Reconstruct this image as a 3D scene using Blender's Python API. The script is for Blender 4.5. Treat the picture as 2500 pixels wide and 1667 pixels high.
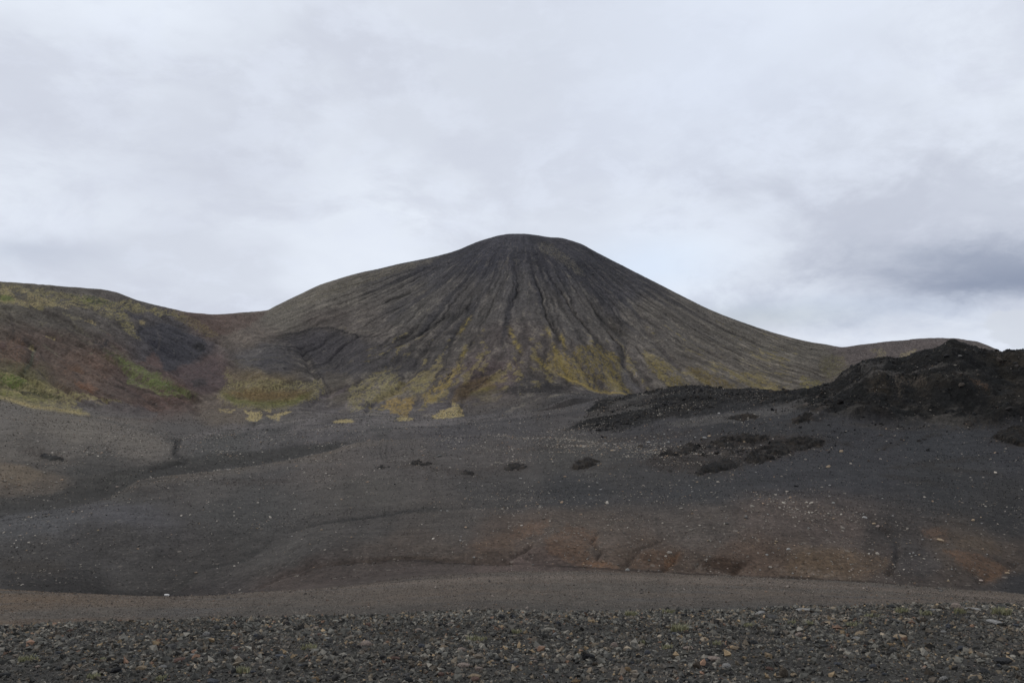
import bpy, bmesh, math, random
import numpy as np
from mathutils import Vector

# ------------------------------------------------------------------ scene, camera, light
for o in list(bpy.data.objects): bpy.data.objects.remove(o)
SC = bpy.context.scene
COL = SC.collection
PW, PH, HZ, F = 2500.0, 1667.0, 900.0, 1925.0      # photograph size, eye-level row, focal length in its pixels
CAMZ = 1.65                                        # eye height above the ground under the camera
cd = bpy.data.cameras.new('camera'); cam = bpy.data.objects.new('camera', cd); COL.objects.link(cam)
cam.location = (0, 0, CAMZ); cam.rotation_euler = (math.pi/2, 0, 0)
cd.sensor_width = 36.0; cd.lens = 36.0*F/PW; cd.shift_y = (HZ-PH/2)/PW
cd.clip_start = 0.1; cd.clip_end = 60000
SC.camera = cam
SC.view_settings.view_transform = 'Standard'; SC.view_settings.look = 'None'
SC.view_settings.exposure = 0.0; SC.view_settings.gamma = 1.0
SC.view_settings.use_curve_mapping = False
SUN_EL, SUN_AZ = math.radians(42), math.radians(-55)   # azimuth from the view direction, minus = to the left

def nd(nt, t, **kw):
    n = nt.nodes.new(t)
    for k, v in kw.items():
        if k.startswith('i_'): n.inputs[k[2:].replace('_', ' ')].default_value = v
        else: setattr(n, k, v)
    return n
def mth(nt, op, a, b=None, c=None, clamp=False):
    n = nt.nodes.new('ShaderNodeMath'); n.operation = op; n.use_clamp = clamp
    for i, v in enumerate((a, b, c)):
        if v is None: continue
        if isinstance(v, (int, float)): n.inputs[i].default_value = v
        else: nt.links.new(v, n.inputs[i])
    return n.outputs[0]
def mixc(nt, fac, a, b, mode='MIX'):
    n = nt.nodes.new('ShaderNodeMix'); n.data_type = 'RGBA'; n.blend_type = mode
    for s, v in ((n.inputs[0], fac), (n.inputs[6], a), (n.inputs[7], b)):
        if isinstance(v, (int, float)): s.default_value = v
        elif isinstance(v, tuple): s.default_value = v if len(v) == 4 else v+(1,)
        else: nt.links.new(v, s)
    return n.outputs[2]
def mrange(nt, v, a, b, c=0.0, d=1.0, smooth=True):
    n = nt.nodes.new('ShaderNodeMapRange'); n.interpolation_type = 'SMOOTHSTEP' if smooth else 'LINEAR'
    nt.links.new(v, n.inputs[0])
    for i, q in enumerate((a, b, c, d)): n.inputs[i+1].default_value = q
    return n.outputs[0]

def lin1(c):
    c /= 255.0
    return c/12.92 if c <= 0.04045 else ((c+0.055)/1.055)**2.4
def L(r, g, b, k=1.0): return (lin1(r)*k, lin1(g)*k, lin1(b)*k)

# world: Nishita sky behind a nearly closed cloud deck (clouds laid out by direction)
W = bpy.data.worlds.new('World'); SC.world = W; W.use_nodes = True
nt = W.node_tree; nt.nodes.clear()
out = nd(nt, 'ShaderNodeOutputWorld'); bg = nd(nt, 'ShaderNodeBackground'); bg.inputs['Strength'].default_value = 0.1
nt.links.new(bg.outputs[0], out.inputs[0])
sky = nd(nt, 'ShaderNodeTexSky'); sky.sky_type = 'NISHITA'; sky.sun_disc = False
sky.sun_elevation = SUN_EL; sky.sun_rotation = SUN_AZ; sky.air_density = 1.0; sky.dust_density = 1.5; sky.ozone_density = 1.5
tc = nd(nt, 'ShaderNodeTexCoord'); sx = nd(nt, 'ShaderNodeSeparateXYZ')
nt.links.new(tc.outputs['Generated'], sx.inputs[0])
az = mth(nt, 'ARCTAN2', sx.outputs[0], sx.outputs[1]); el = mth(nt, 'ARCSINE', sx.outputs[2])
azd = mth(nt, 'MULTIPLY', az, 180/math.pi); eld = mth(nt, 'MULTIPLY', el, 180/math.pi)
# cloud plane coordinates: clouds flatten towards the horizon
inv = mth(nt, 'DIVIDE', 1.6, mth(nt, 'ADD', mth(nt, 'MAXIMUM', sx.outputs[2], 0.0), 0.5))
cx = mth(nt, 'MULTIPLY', sx.outputs[0], inv); cy = mth(nt, 'MULTIPLY', sx.outputs[1], inv)
cmb = nd(nt, 'ShaderNodeCombineXYZ'); nt.links.new(cx, cmb.inputs[0]); nt.links.new(cy, cmb.inputs[1]); nt.links.new(mth(nt, 'MULTIPLY', sx.outputs[2], 2.2), cmb.inputs[2])
def cnoise(scale, detail, rough, seed, dist=0.0):
    m = nd(nt, 'ShaderNodeMapping'); m.inputs['Location'].default_value = (seed, seed*1.7, seed*.3)
    nt.links.new(cmb.outputs[0], m.inputs[0])
    n = nd(nt, 'ShaderNodeTexNoise'); n.inputs['Scale'].default_value = scale; n.inputs['Detail'].default_value = detail
    n.inputs['Roughness'].default_value = rough; n.inputs['Distortion'].default_value = dist
    nt.links.new(m.outputs[0], n.inputs['Vector']); return n.outputs[0]
n1 = cnoise(1.1, 5, .5, 3.1, .3); n2 = cnoise(2.6, 8, .6, 7.7, .3); n3 = cnoise(6, 8, .6, 1.3, .2)
def blob(a0, e0, sa, se, warp=0.0):
    a = mth(nt, 'DIVIDE', mth(nt, 'SUBTRACT', azd, a0), sa); e = mth(nt, 'DIVIDE', mth(nt, 'SUBTRACT', eld, e0), se)
    if warp:
        a = mth(nt, 'ADD', a, mth(nt, 'MULTIPLY', mth(nt, 'SUBTRACT', n2, .5), warp)); e = mth(nt, 'ADD', e, mth(nt, 'MULTIPLY', mth(nt, 'SUBTRACT', n3, .5), warp))
    d = mth(nt, 'ADD', mth(nt, 'MULTIPLY', a, a), mth(nt, 'MULTIPLY', e, e))
    return mth(nt, 'POWER', math.e, mth(nt, 'MULTIPLY', d, -1.0))
K = 10.0
def cc(r, g, b): return tuple(v*K for v in L(r, g, b))+(1,)
base = mixc(nt, mrange(nt, n1, .40, .60), cc(214, 220, 232), cc(231, 238, 249))
base = mixc(nt, mrange(nt, n2, .46, .64, 0, .55), base, cc(204, 209, 223))
base = mixc(nt, mrange(nt, n3, .46, .66, 0, .4), base, cc(228, 235, 249))
# brighter upper right, duller left band
base = mixc(nt, mth(nt, 'MULTIPLY', blob(14, 20, 13, 9, .6), .55), base, cc(224, 233, 249))
base = mixc(nt, mth(nt, 'MULTIPLY', blob(-24, 13, 11, 5, 1.0), .45), base, cc(200, 205, 219))
base = mixc(nt, mth(nt, 'MULTIPLY', blob(1, 20, 6, 4, 1.0), .45), base, cc(209, 215, 227))
base = mixc(nt, mth(nt, 'MULTIPLY', blob(27, 9.5, 11, 4.5, 3.0), .8), base, cc(192, 198, 213))
base = mixc(nt, mth(nt, 'MULTIPLY', blob(9.5, 7.2, 5, 2.2, .8), .7), base, cc(219, 233, 252))
base = mixc(nt, mth(nt, 'MULTIPLY', blob(-32, 7.2, 4.5, 1.0, 1.0), .5), base, cc(184, 193, 210))
base = mixc(nt, mth(nt, 'MULTIPLY', blob(25, 4.0, 10, 1.2, 2.0), .6), base, cc(188, 199, 219))
# horizon clear strip lets some real sky through
base = mixc(nt, mth(nt, 'MULTIPLY', blob(18, 3.6, 6, .9, .6), .25), base, sky.outputs[0])
base = mixc(nt, mth(nt, 'MULTIPLY', blob(32.0, 6.2, 8.5, 1.9, 3.0), .8), base, cc(146, 156, 177))
base = mixc(nt, mth(nt, 'MULTIPLY', blob(33.0, 5.3, 5.0, .9, 2.2), .7), base, cc(134, 145, 168))
base = mixc(nt, mrange(nt, mth(nt, 'ADD', blob(33.8, 2.6, 4.0, 1.3, 1.6), mth(nt, 'MULTIPLY', mth(nt, 'SUBTRACT', n3, .5), .5)), .45, .62, 0, .75), base, cc(210, 216, 226))
# below the horizon: dull ground bounce
low = mrange(nt, sx.outputs[2], -.05, 0.0)
base = mixc(nt, low, (.9, .85, .8, 1), base)
nt.links.new(base, bg.inputs[0])

sd = bpy.data.lights.new('sun', 'SUN'); sd.energy = 1.1; sd.angle = math.radians(14); sd.color = (1.0, .96, .9)
sun = bpy.data.objects.new('sun', sd); COL.objects.link(sun)
dv = Vector((math.sin(SUN_AZ)*math.cos(SUN_EL), math.cos(SUN_AZ)*math.cos(SUN_EL), math.sin(SUN_EL)))
sun.rotation_euler = dv.to_track_quat('Z', 'Y').to_euler(); sun.location = (0, 0, 200)

# ------------------------------------------------------------------ numeric helpers
rng = np.random.default_rng(11)
_perm = np.random.default_rng(5).permutation(4096).astype(np.int64)
_ang = np.random.default_rng(6).random(4096)*2*np.pi
_gx, _gy = np.cos(_ang).astype(np.float32), np.sin(_ang).astype(np.float32)
def pn(x, y, seed=0):
    x = np.asarray(x, dtype=np.float64)+seed*17.31; y = np.asarray(y, dtype=np.float64)-seed*9.77
    xi = np.floor(x).astype(np.int64); yi = np.floor(y).astype(np.int64); fx = (x-xi).astype(np.float32); fy = (y-yi).astype(np.float32)
    def g(ix, iy, dx, dy):
        h = _perm[(_perm[ix & 4095]+iy) & 4095]; return _gx[h]*dx+_gy[h]*dy
    u = fx*fx*fx*(fx*(fx*6-15)+10); v = fy*fy*fy*(fy*(fy*6-15)+10)
    a = g(xi, yi, fx, fy); b = g(xi+1, yi, fx-1, fy); c = g(xi, yi+1, fx, fy-1); d = g(xi+1, yi+1, fx-1, fy-1)
    return (a+(b-a)*u+((c+(d-c)*u)-(a+(b-a)*u))*v)*1.5
def fbm(x, y, o=4, seed=0, r=.5):
    s = 0; a = 1.0; t = 0
    for i in range(o): s = s+a*pn(x*2**i, y*2**i, seed+i*3); t += a; a *= r
    return s/t
def ridged(x, y, o=4, seed=0, r=.5):
    s = 0; a = 1.0; t = 0
    for i in range(o): s = s+a*(1-2*np.abs(pn(x*2**i, y*2**i, seed+i*3))); t += a; a *= r
    return s/t
def ss(a, b, x): t = np.clip((x-a)/(b-a), 0, 1); return t*t*(3-2*t)
def pchip(xk, yk, x):        # 1-D monotone cubic, xk,yk (K), x any
    xk = np.asarray(xk, float); yk = np.asarray(yk, float)
    return pchip_cols(xk[:, None], yk[:, None], np.asarray(x, float)[:, None])[:, 0]
def slopes(xk, yk):
    h = np.diff(xk, axis=0); d = np.diff(yk, axis=0)/h
    m = np.zeros_like(yk)
    w1 = 2*h[1:]+h[:-1]; w2 = h[1:]+2*h[:-1]
    same = (d[1:]*d[:-1]) > 0
    with np.errstate(divide='ignore', invalid='ignore'):
        hm = (w1+w2)/(w1/d[:-1]+w2/d[1:])
    m[1:-1] = np.where(same, hm, 0); m[0] = d[0]; m[-1] = d[-1]
    return m
def pchip_cols(xk, yk, x):   # xk,yk (K,N); x (R,N)
    m = slopes(xk, yk); out = np.empty((x.shape[0], x.shape[1]))
    N = xk.shape[1]; idx = np.zeros(x.shape, int)
    for k in range(1, xk.shape[0]-1): idx += (x >= xk[k])
    cols = np.broadcast_to(np.arange(N), x.shape)
    x0 = xk[idx, cols]; x1 = xk[idx+1, cols]; h = x1-x0; t = np.clip((x-x0)/h, 0, 1)
    y0 = yk[idx, cols]; y1 = yk[idx+1, cols]; m0 = m[idx, cols]; m1 = m[idx+1, cols]
    return y0*(1+2*t)*(1-t)**2+h*m0*t*(1-t)**2+y1*t*t*(3-2*t)+h*m1*t*t*(t-1)

# ------------------------------------------------------------------ the land: cross-sections by bearing
xcol = np.concatenate([np.arange(-420, 2920, 1.9)])
azf = np.arctan((xcol-1250)/F)
side = np.radians(np.concatenate([np.arange(-180, -42, 3.0)]))
side = side[side < azf[0]-.01]; side2 = -side[::-1]; side2 = side2[side2 > azf[-1]+.01]
AZ = np.concatenate([side, azf, side2]); NC = len(AZ)
XC = np.concatenate([np.full(len(side), xcol[0]), xcol, np.full(len(side2), xcol[-1])])   # bearing as photo column
XQ = np.clip(XC, 0, 2500)
def cv(*pts): a = np.array(pts, float); return pchip(a[:, 0], a[:, 1], XQ)
def const(v): return np.full(NC, float(v))
crest = cv((0, 1531), (200, 1521), (500, 1512), (850, 1504), (1000, 1499), (1200, 1493), (1500, 1494), (1700, 1489), (2000, 1485), (2200, 1477), (2350, 1476), (2500, 1479))
Ey = cv((0, 1440), (200, 1450), (404, 1454), (690, 1441), (903, 1430), (1063, 1418), (1250, 1407), (1450, 1406), (1700, 1415), (2000, 1428), (2250, 1445), (2500, 1462))
Gy = cv((0, 1441), (300, 1453), (500, 1452), (600, 1440), (650, 1431), (740, 1404), (900, 1385), (1120, 1375), (1380, 1387), (1600, 1398), (1800, 1410), (2130, 1428), (2300, 1442), (2500, 1457))
Vy = cv((0, 1261), (130, 1250), (266, 1216), (345, 1172), (531, 1150), (797, 1104), (903, 1078), (1249, 1068), (1500, 1085), (1800, 1095), (2100, 1100), (2500, 1110))
VY = cv((0, 100), (345, 125), (531, 140), (797, 175), (903, 190), (1249, 205), (1500, 185), (1800, 165), (2100, 150), (2500, 140))
My = cv((0, 1110), (200, 1112), (434, 1115), (600, 1098), (800, 1065), (1000, 1055), (1250, 1046), (1400, 1046), (1600, 1024), (1800, 1012), (1950, 1015), (2050, 1028), (2300, 1040), (2500, 1055))
MY = cv((0, 150), (434, 155), (600, 175), (800, 205), (1000, 215), (1250, 228), (1600, 215), (1800, 205), (2050, 188), (2300, 180), (2500, 170))
Ry = cv((0, 976), (108, 998), (217, 1013), (307, 1028), (434, 1058), (600, 1052), (800, 1038), (1000, 1030), (1200, 1015), (1300, 1005), (1400, 988), (1460, 977), (1524, 969), (1560, 962), (1586, 958), (1620, 951), (1657, 944), (1708, 943),
        (1749, 950), (1790, 953), (1841, 956), (1890, 962), (1933, 966), (1963, 959), (2000, 952), (2030, 943), (2050, 929), (2075, 912), (2095, 901), (2116, 892), (2157, 887), (2188, 890), (2218, 884), (2244, 875), (2285, 866), (2310, 852), (2325, 847), (2341, 848), (2376, 856), (2422, 867), (2450, 874), (2470, 872), (2500, 869))
RY = cv((0, 250), (217, 262), (434, 232), (600, 242), (1000, 255), (1400, 268), (1600, 275), (1900, 262), (2100, 235), (2341, 222), (2500, 220))
wv = ss(1500, 1600, XQ); wl = 1-ss(430, 620, XQ)
By = cv((0, 970), (217, 1006), (350, 1016), (480, 1004), (620, 1002), (720, 1000), (850, 1010), (1000, 1007), (1100, 1000), (1250, 978), (1400, 964), (1500, 962), (1560, 966), (1650, 962), (1933, 980), (2050, 962), (2250, 925), (2500, 905))
BY = cv((0, 300), (217, 310), (350, 330), (620, 352), (1000, 368), (1250, 385), (1400, 410), (1560, 430), (2000, 430), (2250, 400), (2500, 390))
Sy = cv((0, 687), (53, 691), (138, 698), (250, 707), (280, 713), (319, 727), (372, 743), (425, 755), (468, 763), (531, 767), (595, 763), (650, 758), (675, 746), (702, 733), (740, 715), (781, 696), (815, 685), (851, 674), (890, 664), (925, 657), (957, 649), (989, 642), (1030, 634),
        (1063, 627), (1090, 620), (1116, 612), (1145, 600), (1170, 590), (1196, 582), (1224, 575), (1250, 572), (1276, 572), (1308, 575), (1340, 580), (1370, 582), (1393, 588), (1420, 597), (1446, 611), (1480, 629), (1510, 644), (1573, 676), (1615, 697), (1658, 719), (1743, 760), (1828, 792),
        (1913, 819), (1998, 838), (2073, 844), (2147, 836), (2253, 827), (2317, 826), (2370, 832), (2434, 853), (2475, 870), (2560, 905))
SY = cv((0, 520), (250, 560), (468, 610), (650, 640), (900, 690), (1100, 705), (1270, 712), (1450, 700), (1700, 665), (2073, 640), (2300, 560), (2500, 500))
knots = []   # (Y, z)
def yz(Y, y): Y = Y*np.ones(NC); return (Y, -Y*(y-HZ)/F)
knots.append((const(.5), const(-1.65)))
knots.append((const(3.0), const(-1.70)))
knots.append(yz(4.6, 1670))
knots.append(yz(8.3, crest))
knots.append(yz(11.5, crest+75))
knots.append(yz(18., crest+35))
knots.append(yz(25., crest+8))
knots.append(yz(33., crest*.45+Ey*.55-2))
knots.append(yz(43., Ey))
knots.append(yz(50., np.where(XQ < 620, Ey+20, Ey+20-ss(620, 1050, XQ)*32)))
knots.append(yz(cv((0, 58), (1250, 62), (2500, 58)), Gy))
knots.append(yz(67., cv((0, 1400), (400, 1400), (800, 1340), (1250, 1322), (1600, 1330), (1900, 1330), (2200, 1350), (2500, 1380))))
knots.append(yz(79., cv((0, 1350), (400, 1345), (800, 1288), (1250, 1262), (1600, 1248), (1900, 1235), (2200, 1262), (2500, 1300))))
knots.append(yz(cv((0, 89), (345, 98), (800, 115), (1250, 120), (1600, 112), (2000, 104), (2500, 100)), cv((0, 1300), (345, 1256), (800, 1200), (1250, 1172), (1600, 1175), (2000, 1190), (2500, 1215))))
knots.append(yz(VY, Vy))
knots.append(yz(VY+8, Vy+2.5*(1-ss(850, 1200, XQ))-3*ss(1000, 1300, XQ)))
knots.append(yz(MY, My))
knots.append(yz(RY, Ry))
knots.append(yz(RY+25, Ry+5*wl-5*(1-wl)+wv*30))
knots.append(yz(BY, By+wv*12))
KB = len(knots)-1
for a_, b_ in ((.2, .24), (.42, .47), (.7, .78), (.88, .945)):
    knots.append(yz(BY+(SY-BY)*a_, By+(Sy-By)*b_))
knots.append(yz(SY, Sy)); KS = len(knots)-1
knots.append((SY+50, -(SY+50)*(Sy-HZ+18)/F-4))
knots.append((SY+400, const(-25)))
knots.append((SY*0+3000, const(-40)))
knots.append((SY*0+20000, const(-70)))
RK = np.array([k[0] for k in knots]); ZK = np.array([k[1] for k in knots])
cosc = np.cos(np.clip(AZ, azf[0], azf[-1])); RK = RK/cosc
wb = ss(math.radians(60), math.radians(110), np.abs(AZ))
flat = np.interp(RK, [0, 5, 12, 60, 20000], [-1.65, -1.9, -3.0, -11, -70]); ZK = ZK*(1-wb)+flat*wb
# subdivide each interval
gap = [4, 8, 60, 12, 8, 14, 34, 36, 16, 22, 44, 46, 46, 60, 6, 40, 100, 20, 40, 55, 62, 84, 46, 26, 14, 12, 8, 8]
T = []; KI = []
for k, n in enumerate(gap):
    for j in range(n): T.append(k+j/n)
T.append(len(gap)); T = np.array(T); NR = len(T)
ki = np.minimum(T.astype(int), len(gap)-1); kf = T-ki
R = RK[ki]*(1-kf)[:, None]+RK[ki+1]*kf[:, None]
Z = pchip_cols(RK, ZK, R)
X = R*np.sin(AZ); Y = R*np.cos(AZ)
infr = (np.abs(AZ) < math.radians(46))[None, :]*np.ones((NR, 1), bool)
PX = np.broadcast_to(XC, R.shape).astype(np.float64); 
PY = HZ-F*Z/np.maximum(R*np.broadcast_to(cosc, R.shape), .3)      # elevation of the smooth land, as a coordinate on the slopes
TT = np.broadcast_to(T[:, None], R.shape)

# polygon / stroke masks laid on the slopes (surface coordinates: bearing, elevation)
def warp(px, py, amp, sc, seed):
    return px+amp*fbm(px/sc, py/sc*1.6, 3, seed), py+amp*.6*fbm(px/sc, py/sc*1.6, 3, seed+40)
def poly(px, py, pts, soft=4):
    pts = np.array(pts, float); n = len(pts); ins = np.zeros(px.shape, bool); d2 = np.full(px.shape, 1e12)
    for i in range(n):
        x0, y0 = pts[i]; x1, y1 = pts[(i+1) % n]
        cond = (y0 > py) != (y1 > py)
        with np.errstate(divide='ignore', invalid='ignore'): xi = (x1-x0)*(py-y0)/(y1-y0 if y1 != y0 else 1e-9)+x0
        ins ^= cond & (px < xi)
        ex, ey = x1-x0, y1-y0; t = np.clip(((px-x0)*ex+(py-y0)*ey)/max(ex*ex+ey*ey, 1e-9), 0, 1)
        d2 = np.minimum(d2, (px-x0-t*ex)**2+(py-y0-t*ey)**2)
    sdist = np.sqrt(d2)*np.where(ins, 1, -1)
    return ss(-soft, soft, sdist)
def sdist(px, py, pts):
    d2 = np.full(px.shape, 1e12); tp = np.zeros(px.shape); n = len(pts)-1
    for i in range(n):
        x0, y0 = pts[i]; x1, y1 = pts[i+1]; ex, ey = x1-x0, y1-y0
        t = np.clip(((px-x0)*ex+(py-y0)*ey)/max(ex*ex+ey*ey, 1e-9), 0, 1); q = (px-x0-t*ex)**2+(py-y0-t*ey)**2
        m = q < d2; d2 = np.where(m, q, d2); tp = np.where(m, (i+t)/n, tp)
    return np.sqrt(d2), tp
def bbox(pts, pad, rows=None):
    p = np.array(pts, float); x0, x1 = p[:, 0].min()-pad, p[:, 0].max()+pad; y0, y1 = p[:, 1].min()-pad, p[:, 1].max()+pad
    c = np.where((XC > x0) & (XC < x1) & (np.abs(AZ) < .78))[0]
    r = np.arange(NR) if rows is None else np.where((T >= rows[0]) & (T < rows[1]))[0]
    if len(c) == 0: return None
    sub = PY[r[0]:r[-1]+1, c[0]:c[-1]+1]; ok = np.where(((sub > y0) & (sub < y1)).any(axis=1))[0]
    if len(ok) == 0: return None
    return (slice(r[0]+ok[0], r[0]+ok[-1]+1), slice(c[0], c[-1]+1))
ROW_HILL = (18.0, KS+2.0); ROW_VAL = (10.0, 20.0); ROW_RIDGE = (15.9, 18.0)

D = np.zeros(R.shape)      # height added to the smooth land, metres
def zg(x, y, sx_, sy_, h, rows=ROW_HILL, rot=0):
    s = bbox([(x, y)], 3*max(sx_, sy_), rows)
    if s is None: return
    dx, dy = PX[s]-x, PY[s]-y; c, q = math.cos(rot), math.sin(rot); u = dx*c+dy*q; v = -dx*q+dy*c
    D[s] += h*np.exp(-(u/sx_)**2-(v/sy_)**2)
def zs(pts, w, h, rows=ROW_HILL, wamp=0, taper=False):
    s = bbox(pts, 4*w, rows)
    if s is None: return
    px, py = PX[s], PY[s]
    if wamp: px, py = warp(px, py, wamp, 25, 3)
    d, t = sdist(px, py, pts); e = np.exp(-(d/w)**2)
    if taper: e = e*ss(0, .25, t)
    D[s] += h*e
A_ = lambda *p: [(x/3.92, 660+y/3.92) for x, y in p]
B_ = lambda *p: [(400+x/4.356, 700+y/4.356) for x, y in p]
C_ = lambda *p: [(850+x/4.276, 700+y/4.276) for x, y in p]
D_ = lambda *p: [(1350+x/3.136, 750+y/3.136) for x, y in p]
E_ = lambda *p: [(1900+x/3.92, 800+y/3.92) for x, y in p]
G_ = lambda *p: [(x/1.8816, 950+y/1.8816) for x, y in p]
H_ = lambda *p: [(1250+x/1.8816, 1000+y/1.8816) for x, y in p]

# --- hill forms
zg(430, 850, 75, 38, -7); zs([(535, 832), (470, 868), (405, 908), (438, 960), (480, 995)], 16, -3, wamp=6)
zs(A_((500, 400), (900, 650), (1300, 900), (1600, 1080), (1830, 1180)), 30, 4)
zs(A_((0, 960), (240, 1010), (560, 1130), (900, 1210), (1250, 1280)), 22, 2.5)
zg(100, 880, 90, 40, -3)
zs(A_((330, 700), (280, 900), (230, 980)), 9, -1.5)
zg(640, 905, 85, 62, 7.5); zg(620, 840, 60, 40, 3)
zg(780, 862, 62, 42, -7.5); zg(815, 905, 50, 34, -3)
zs(B_((1480, 640), (1580, 800), (1700, 1000), (1770, 1090), (1680, 1160), (1560, 1240)), 9, -2.4, wamp=5)
zs(B_((2500, 760), (2178, 960), (1980, 1050), (1770, 1110)), 9, -1.8, wamp=5)
zs(C_((830, 620), (640, 900), (520, 1080), (300, 1180), (200, 1280)), 7, -1.8, wamp=6)
zg(1310, 958, 85, 22, 3.5); zg(1370, 985, 80, 14, 2.5, rows=(17, 20)); zg(975, 885, 40, 18, -3)
zs(C_((1850, 640), (1720, 830), (1400, 1010), (1200, 1150), (1190, 1280)), 7, -1.6, wamp=5)
zs(D_((370, 0), (480, 170), (560, 270), (530, 430), (640, 560), (720, 640)), 8, -2.6, wamp=5)
zs(D_((0, 130), (90, 280), (200, 420), (330, 560), (430, 650)), 7, -2, wamp=5)
zs(D_((640, 0), (720, 180), (820, 300), (960, 460), (1080, 590)), 7, -2, wamp=5)
zs(D_((860, 60), (1150, 300), (1400, 480), (1640, 600)), 8, -1.4, wamp=5)
zs([(2050, 875), (2015, 905), (2010, 960)], 26, -4)
PY = np.where(np.broadcast_to(T[:, None], R.shape) > 18.5, HZ-F*(Z+D)/np.maximum(R*cosc[None, :], .3), PY)     # elevation of the land with its large forms
# --- gullies fanning from the summit
mt = (slice(int(np.searchsorted(T, 18.0)), NR), slice(0, NC))
xm, ym = X[mt], Y[mt]; dx, dy = xm-8, 745-ym
rho = np.hypot(dx, dy); phi = np.arctan2(dx, dy)
pxm = PX[mt]; zt = Z[mt]
mtn = ss(560, 720, pxm+.25*(PY[mt]-800))*(1-ss(1980, 2080, pxm))
env = ss(50, 190, rho)*(1-.5*ss(-2, -16, zt))
# left shoulder is smoother
env = env*(1-.55*ss(1000, 780, pxm)*ss(840, 780, PY[mt]))
wph = phi+.022*fbm(xm/45, ym/45, 3, 8)+.012*fbm(xm/9, ym/9, 3, 18)
def gul(freq, rs, w, seed): return np.exp(-(pn(wph*freq, rho/rs, seed)/w)**2)
g1 = gul(9.0, 260, .065, 1)*ss(-.1, .25, pn(phi*3, rho/90, 77)+.15); g2 = gul(21, 170, .10, 2); g3 = gul(52, 90, .20, 3)
skf = 1-.9*np.exp(-((TT[mt]-KS)/.5)**2)
D[mt] += mtn*env*skf*(-1.3*g1-.55*g2*ss(60, 140, rho)-.25*g3+.55*pn(wph*11, rho/200, 9))*(zt > -22)*(rho < 600)
n_ = fbm(xm/9, ym/9, 4, 12)
D[mt] += (.45*n_+.55*fbm(xm/2.4, ym/2.4, 3, 13))*(zt > -18)*(.25+.75*skf)
# left hill: slanting furrows
hm = (1-mtn)*ss(18.9, 19.6, TT[mt])*(pxm < 700)
uu = (pxm*.5-PY[mt]*.86); vv = (pxm*.86+PY[mt]*.5)
D[mt] += hm*skf*(-1.6*np.exp(-(pn(uu/34, vv/260, 21)/.16)**2)-.7*np.exp(-(pn(uu/13, vv/120, 22)/.2)**2)+1.2*fbm(xm/28, ym/28, 3, 23))
hr = ss(1990, 2060, pxm)*ss(18.9, 19.6, TT[mt]); D[mt] += hr*(.9*fbm(xm/22, ym/22, 4, 24))
# --- lava ridge
rr = (slice(int(np.searchsorted(T, 15.9)), int(np.searchsorted(T, 18.9))), slice(0, NC))
LR = [(1376, 1052), (1395, 1040), (1440, 1020), (1430, 1005), (1450, 985), (1480, 975), (1524, 967), (1600, 935), (1900, 930), (2000, 925), (2100, 860), (2250, 820), (2500, 800), (2930, 800), (2930, 1030), (2500, 1035), (2330, 1045), (2200, 1035), (2090, 1022), (2000, 1012), (1940, 1000), (1880, 985), (1800, 985), (1700, 1000), (1640, 1020), (1560, 1040), (1510, 1052), (1440, 1056)]
pxr, pyr = warp(PX[rr], PY[rr], 14, 40, 31)
ridm = poly(pxr, pyr, LR, 7)*ss(15.9, 16.1, TT[rr])
LOBE = [(1930, 1000), (1990, 985), (2060, 955), (2120, 925), (2200, 930), (2300, 925), (2400, 890), (2500, 880), (2930, 880), (2930, 1040), (2500, 1040), (2330, 1045), (2200, 1030), (2090, 1022), (2000, 1015)]
x_, y_ = X[rr], Y[rr]
crf = 1-.5*np.exp(-((TT[rr]-17)/.16)**2)
rel = ridged(x_/30, y_/42, 5, 33, .55)
D[rr] += ridm*crf*(3.0*(rel-.1)*ss(1700, 2080, PX[rr])+.7*(rel-.1)+(.45+.6*ss(1700, 2050, PX[rr]))*ridged(x_/7, y_/7, 4, 35, .65))
zs(E_((330, 900), (450, 800), (700, 700), (960, 520), (1150, 520)), 11, 1.0, ROW_RIDGE, 8); zg(2145, 955, 26, 20, 1.8, ROW_RIDGE)
zs(E_((1300, 330), (1500, 290), (1700, 190), (1850, 200)), 10, .5, ROW_RIDGE, 4)
zg(2240, 960, 25, 14, -1.2, ROW_RIDGE); zg(2120, 922, 30, 9, -.8, ROW_RIDGE); zg(1700, 975, 60, 7, 1.5, ROW_RIDGE); zg(2330, 960, 60, 18, 1.5, ROW_RIDGE)
# --- valley undulation, tracks of water, banks
vr = (slice(int(np.searchsorted(T, 9.0)), int(np.searchsorted(T, 19.6))), slice(0, NC))
xv, yv = X[vr], Y[vr]; sc = np.clip(R[vr]/150, .3, 2)
D[vr] += .35*fbm(xv/16, yv/16, 3, 41)*sc*(1-np.exp(-((TT[vr]-14)/.3)**2))*.8
D[vr] += .10*fbm(xv/3, yv/3, 3, 42)
VL = []   # (points, width px, depth m, rows)
def runnel(pts, w, h, rows=ROW_VAL): zs(pts, w, h*.38, rows, wamp=7, taper=True); VL.append((pts, w, h))
runnel(G_((760, 235), (820, 245), (800, 290), (860, 330), (700, 370)), 7, -.9)
runnel(G_((1270, 620), (1230, 680), (1130, 740), (920, 790), (800, 860), (560, 900)), 6, -.55)
runnel(G_((2000, 540), (1600, 600), (1300, 625)), 4, -.35)
runnel(H_((100, 620), (60, 655), (0, 680)), 4, -.6); runnel(H_((400, 560), (365, 615), (410, 660), (395, 690)), 4, -.55)
runnel(H_((720, 580), (600, 650), (560, 690), (510, 730)), 6, -.5); runnel(H_((770, 650), (740, 700), (700, 735)), 6, -.6)
runnel(H_((880, 690), (830, 740)), 6, -.4); runnel(H_((1090, 700), (1010, 755)), 6, -.5); runnel(H_((1780, 560), (1770, 680), (1740, 755)), 8, -.7)
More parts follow.
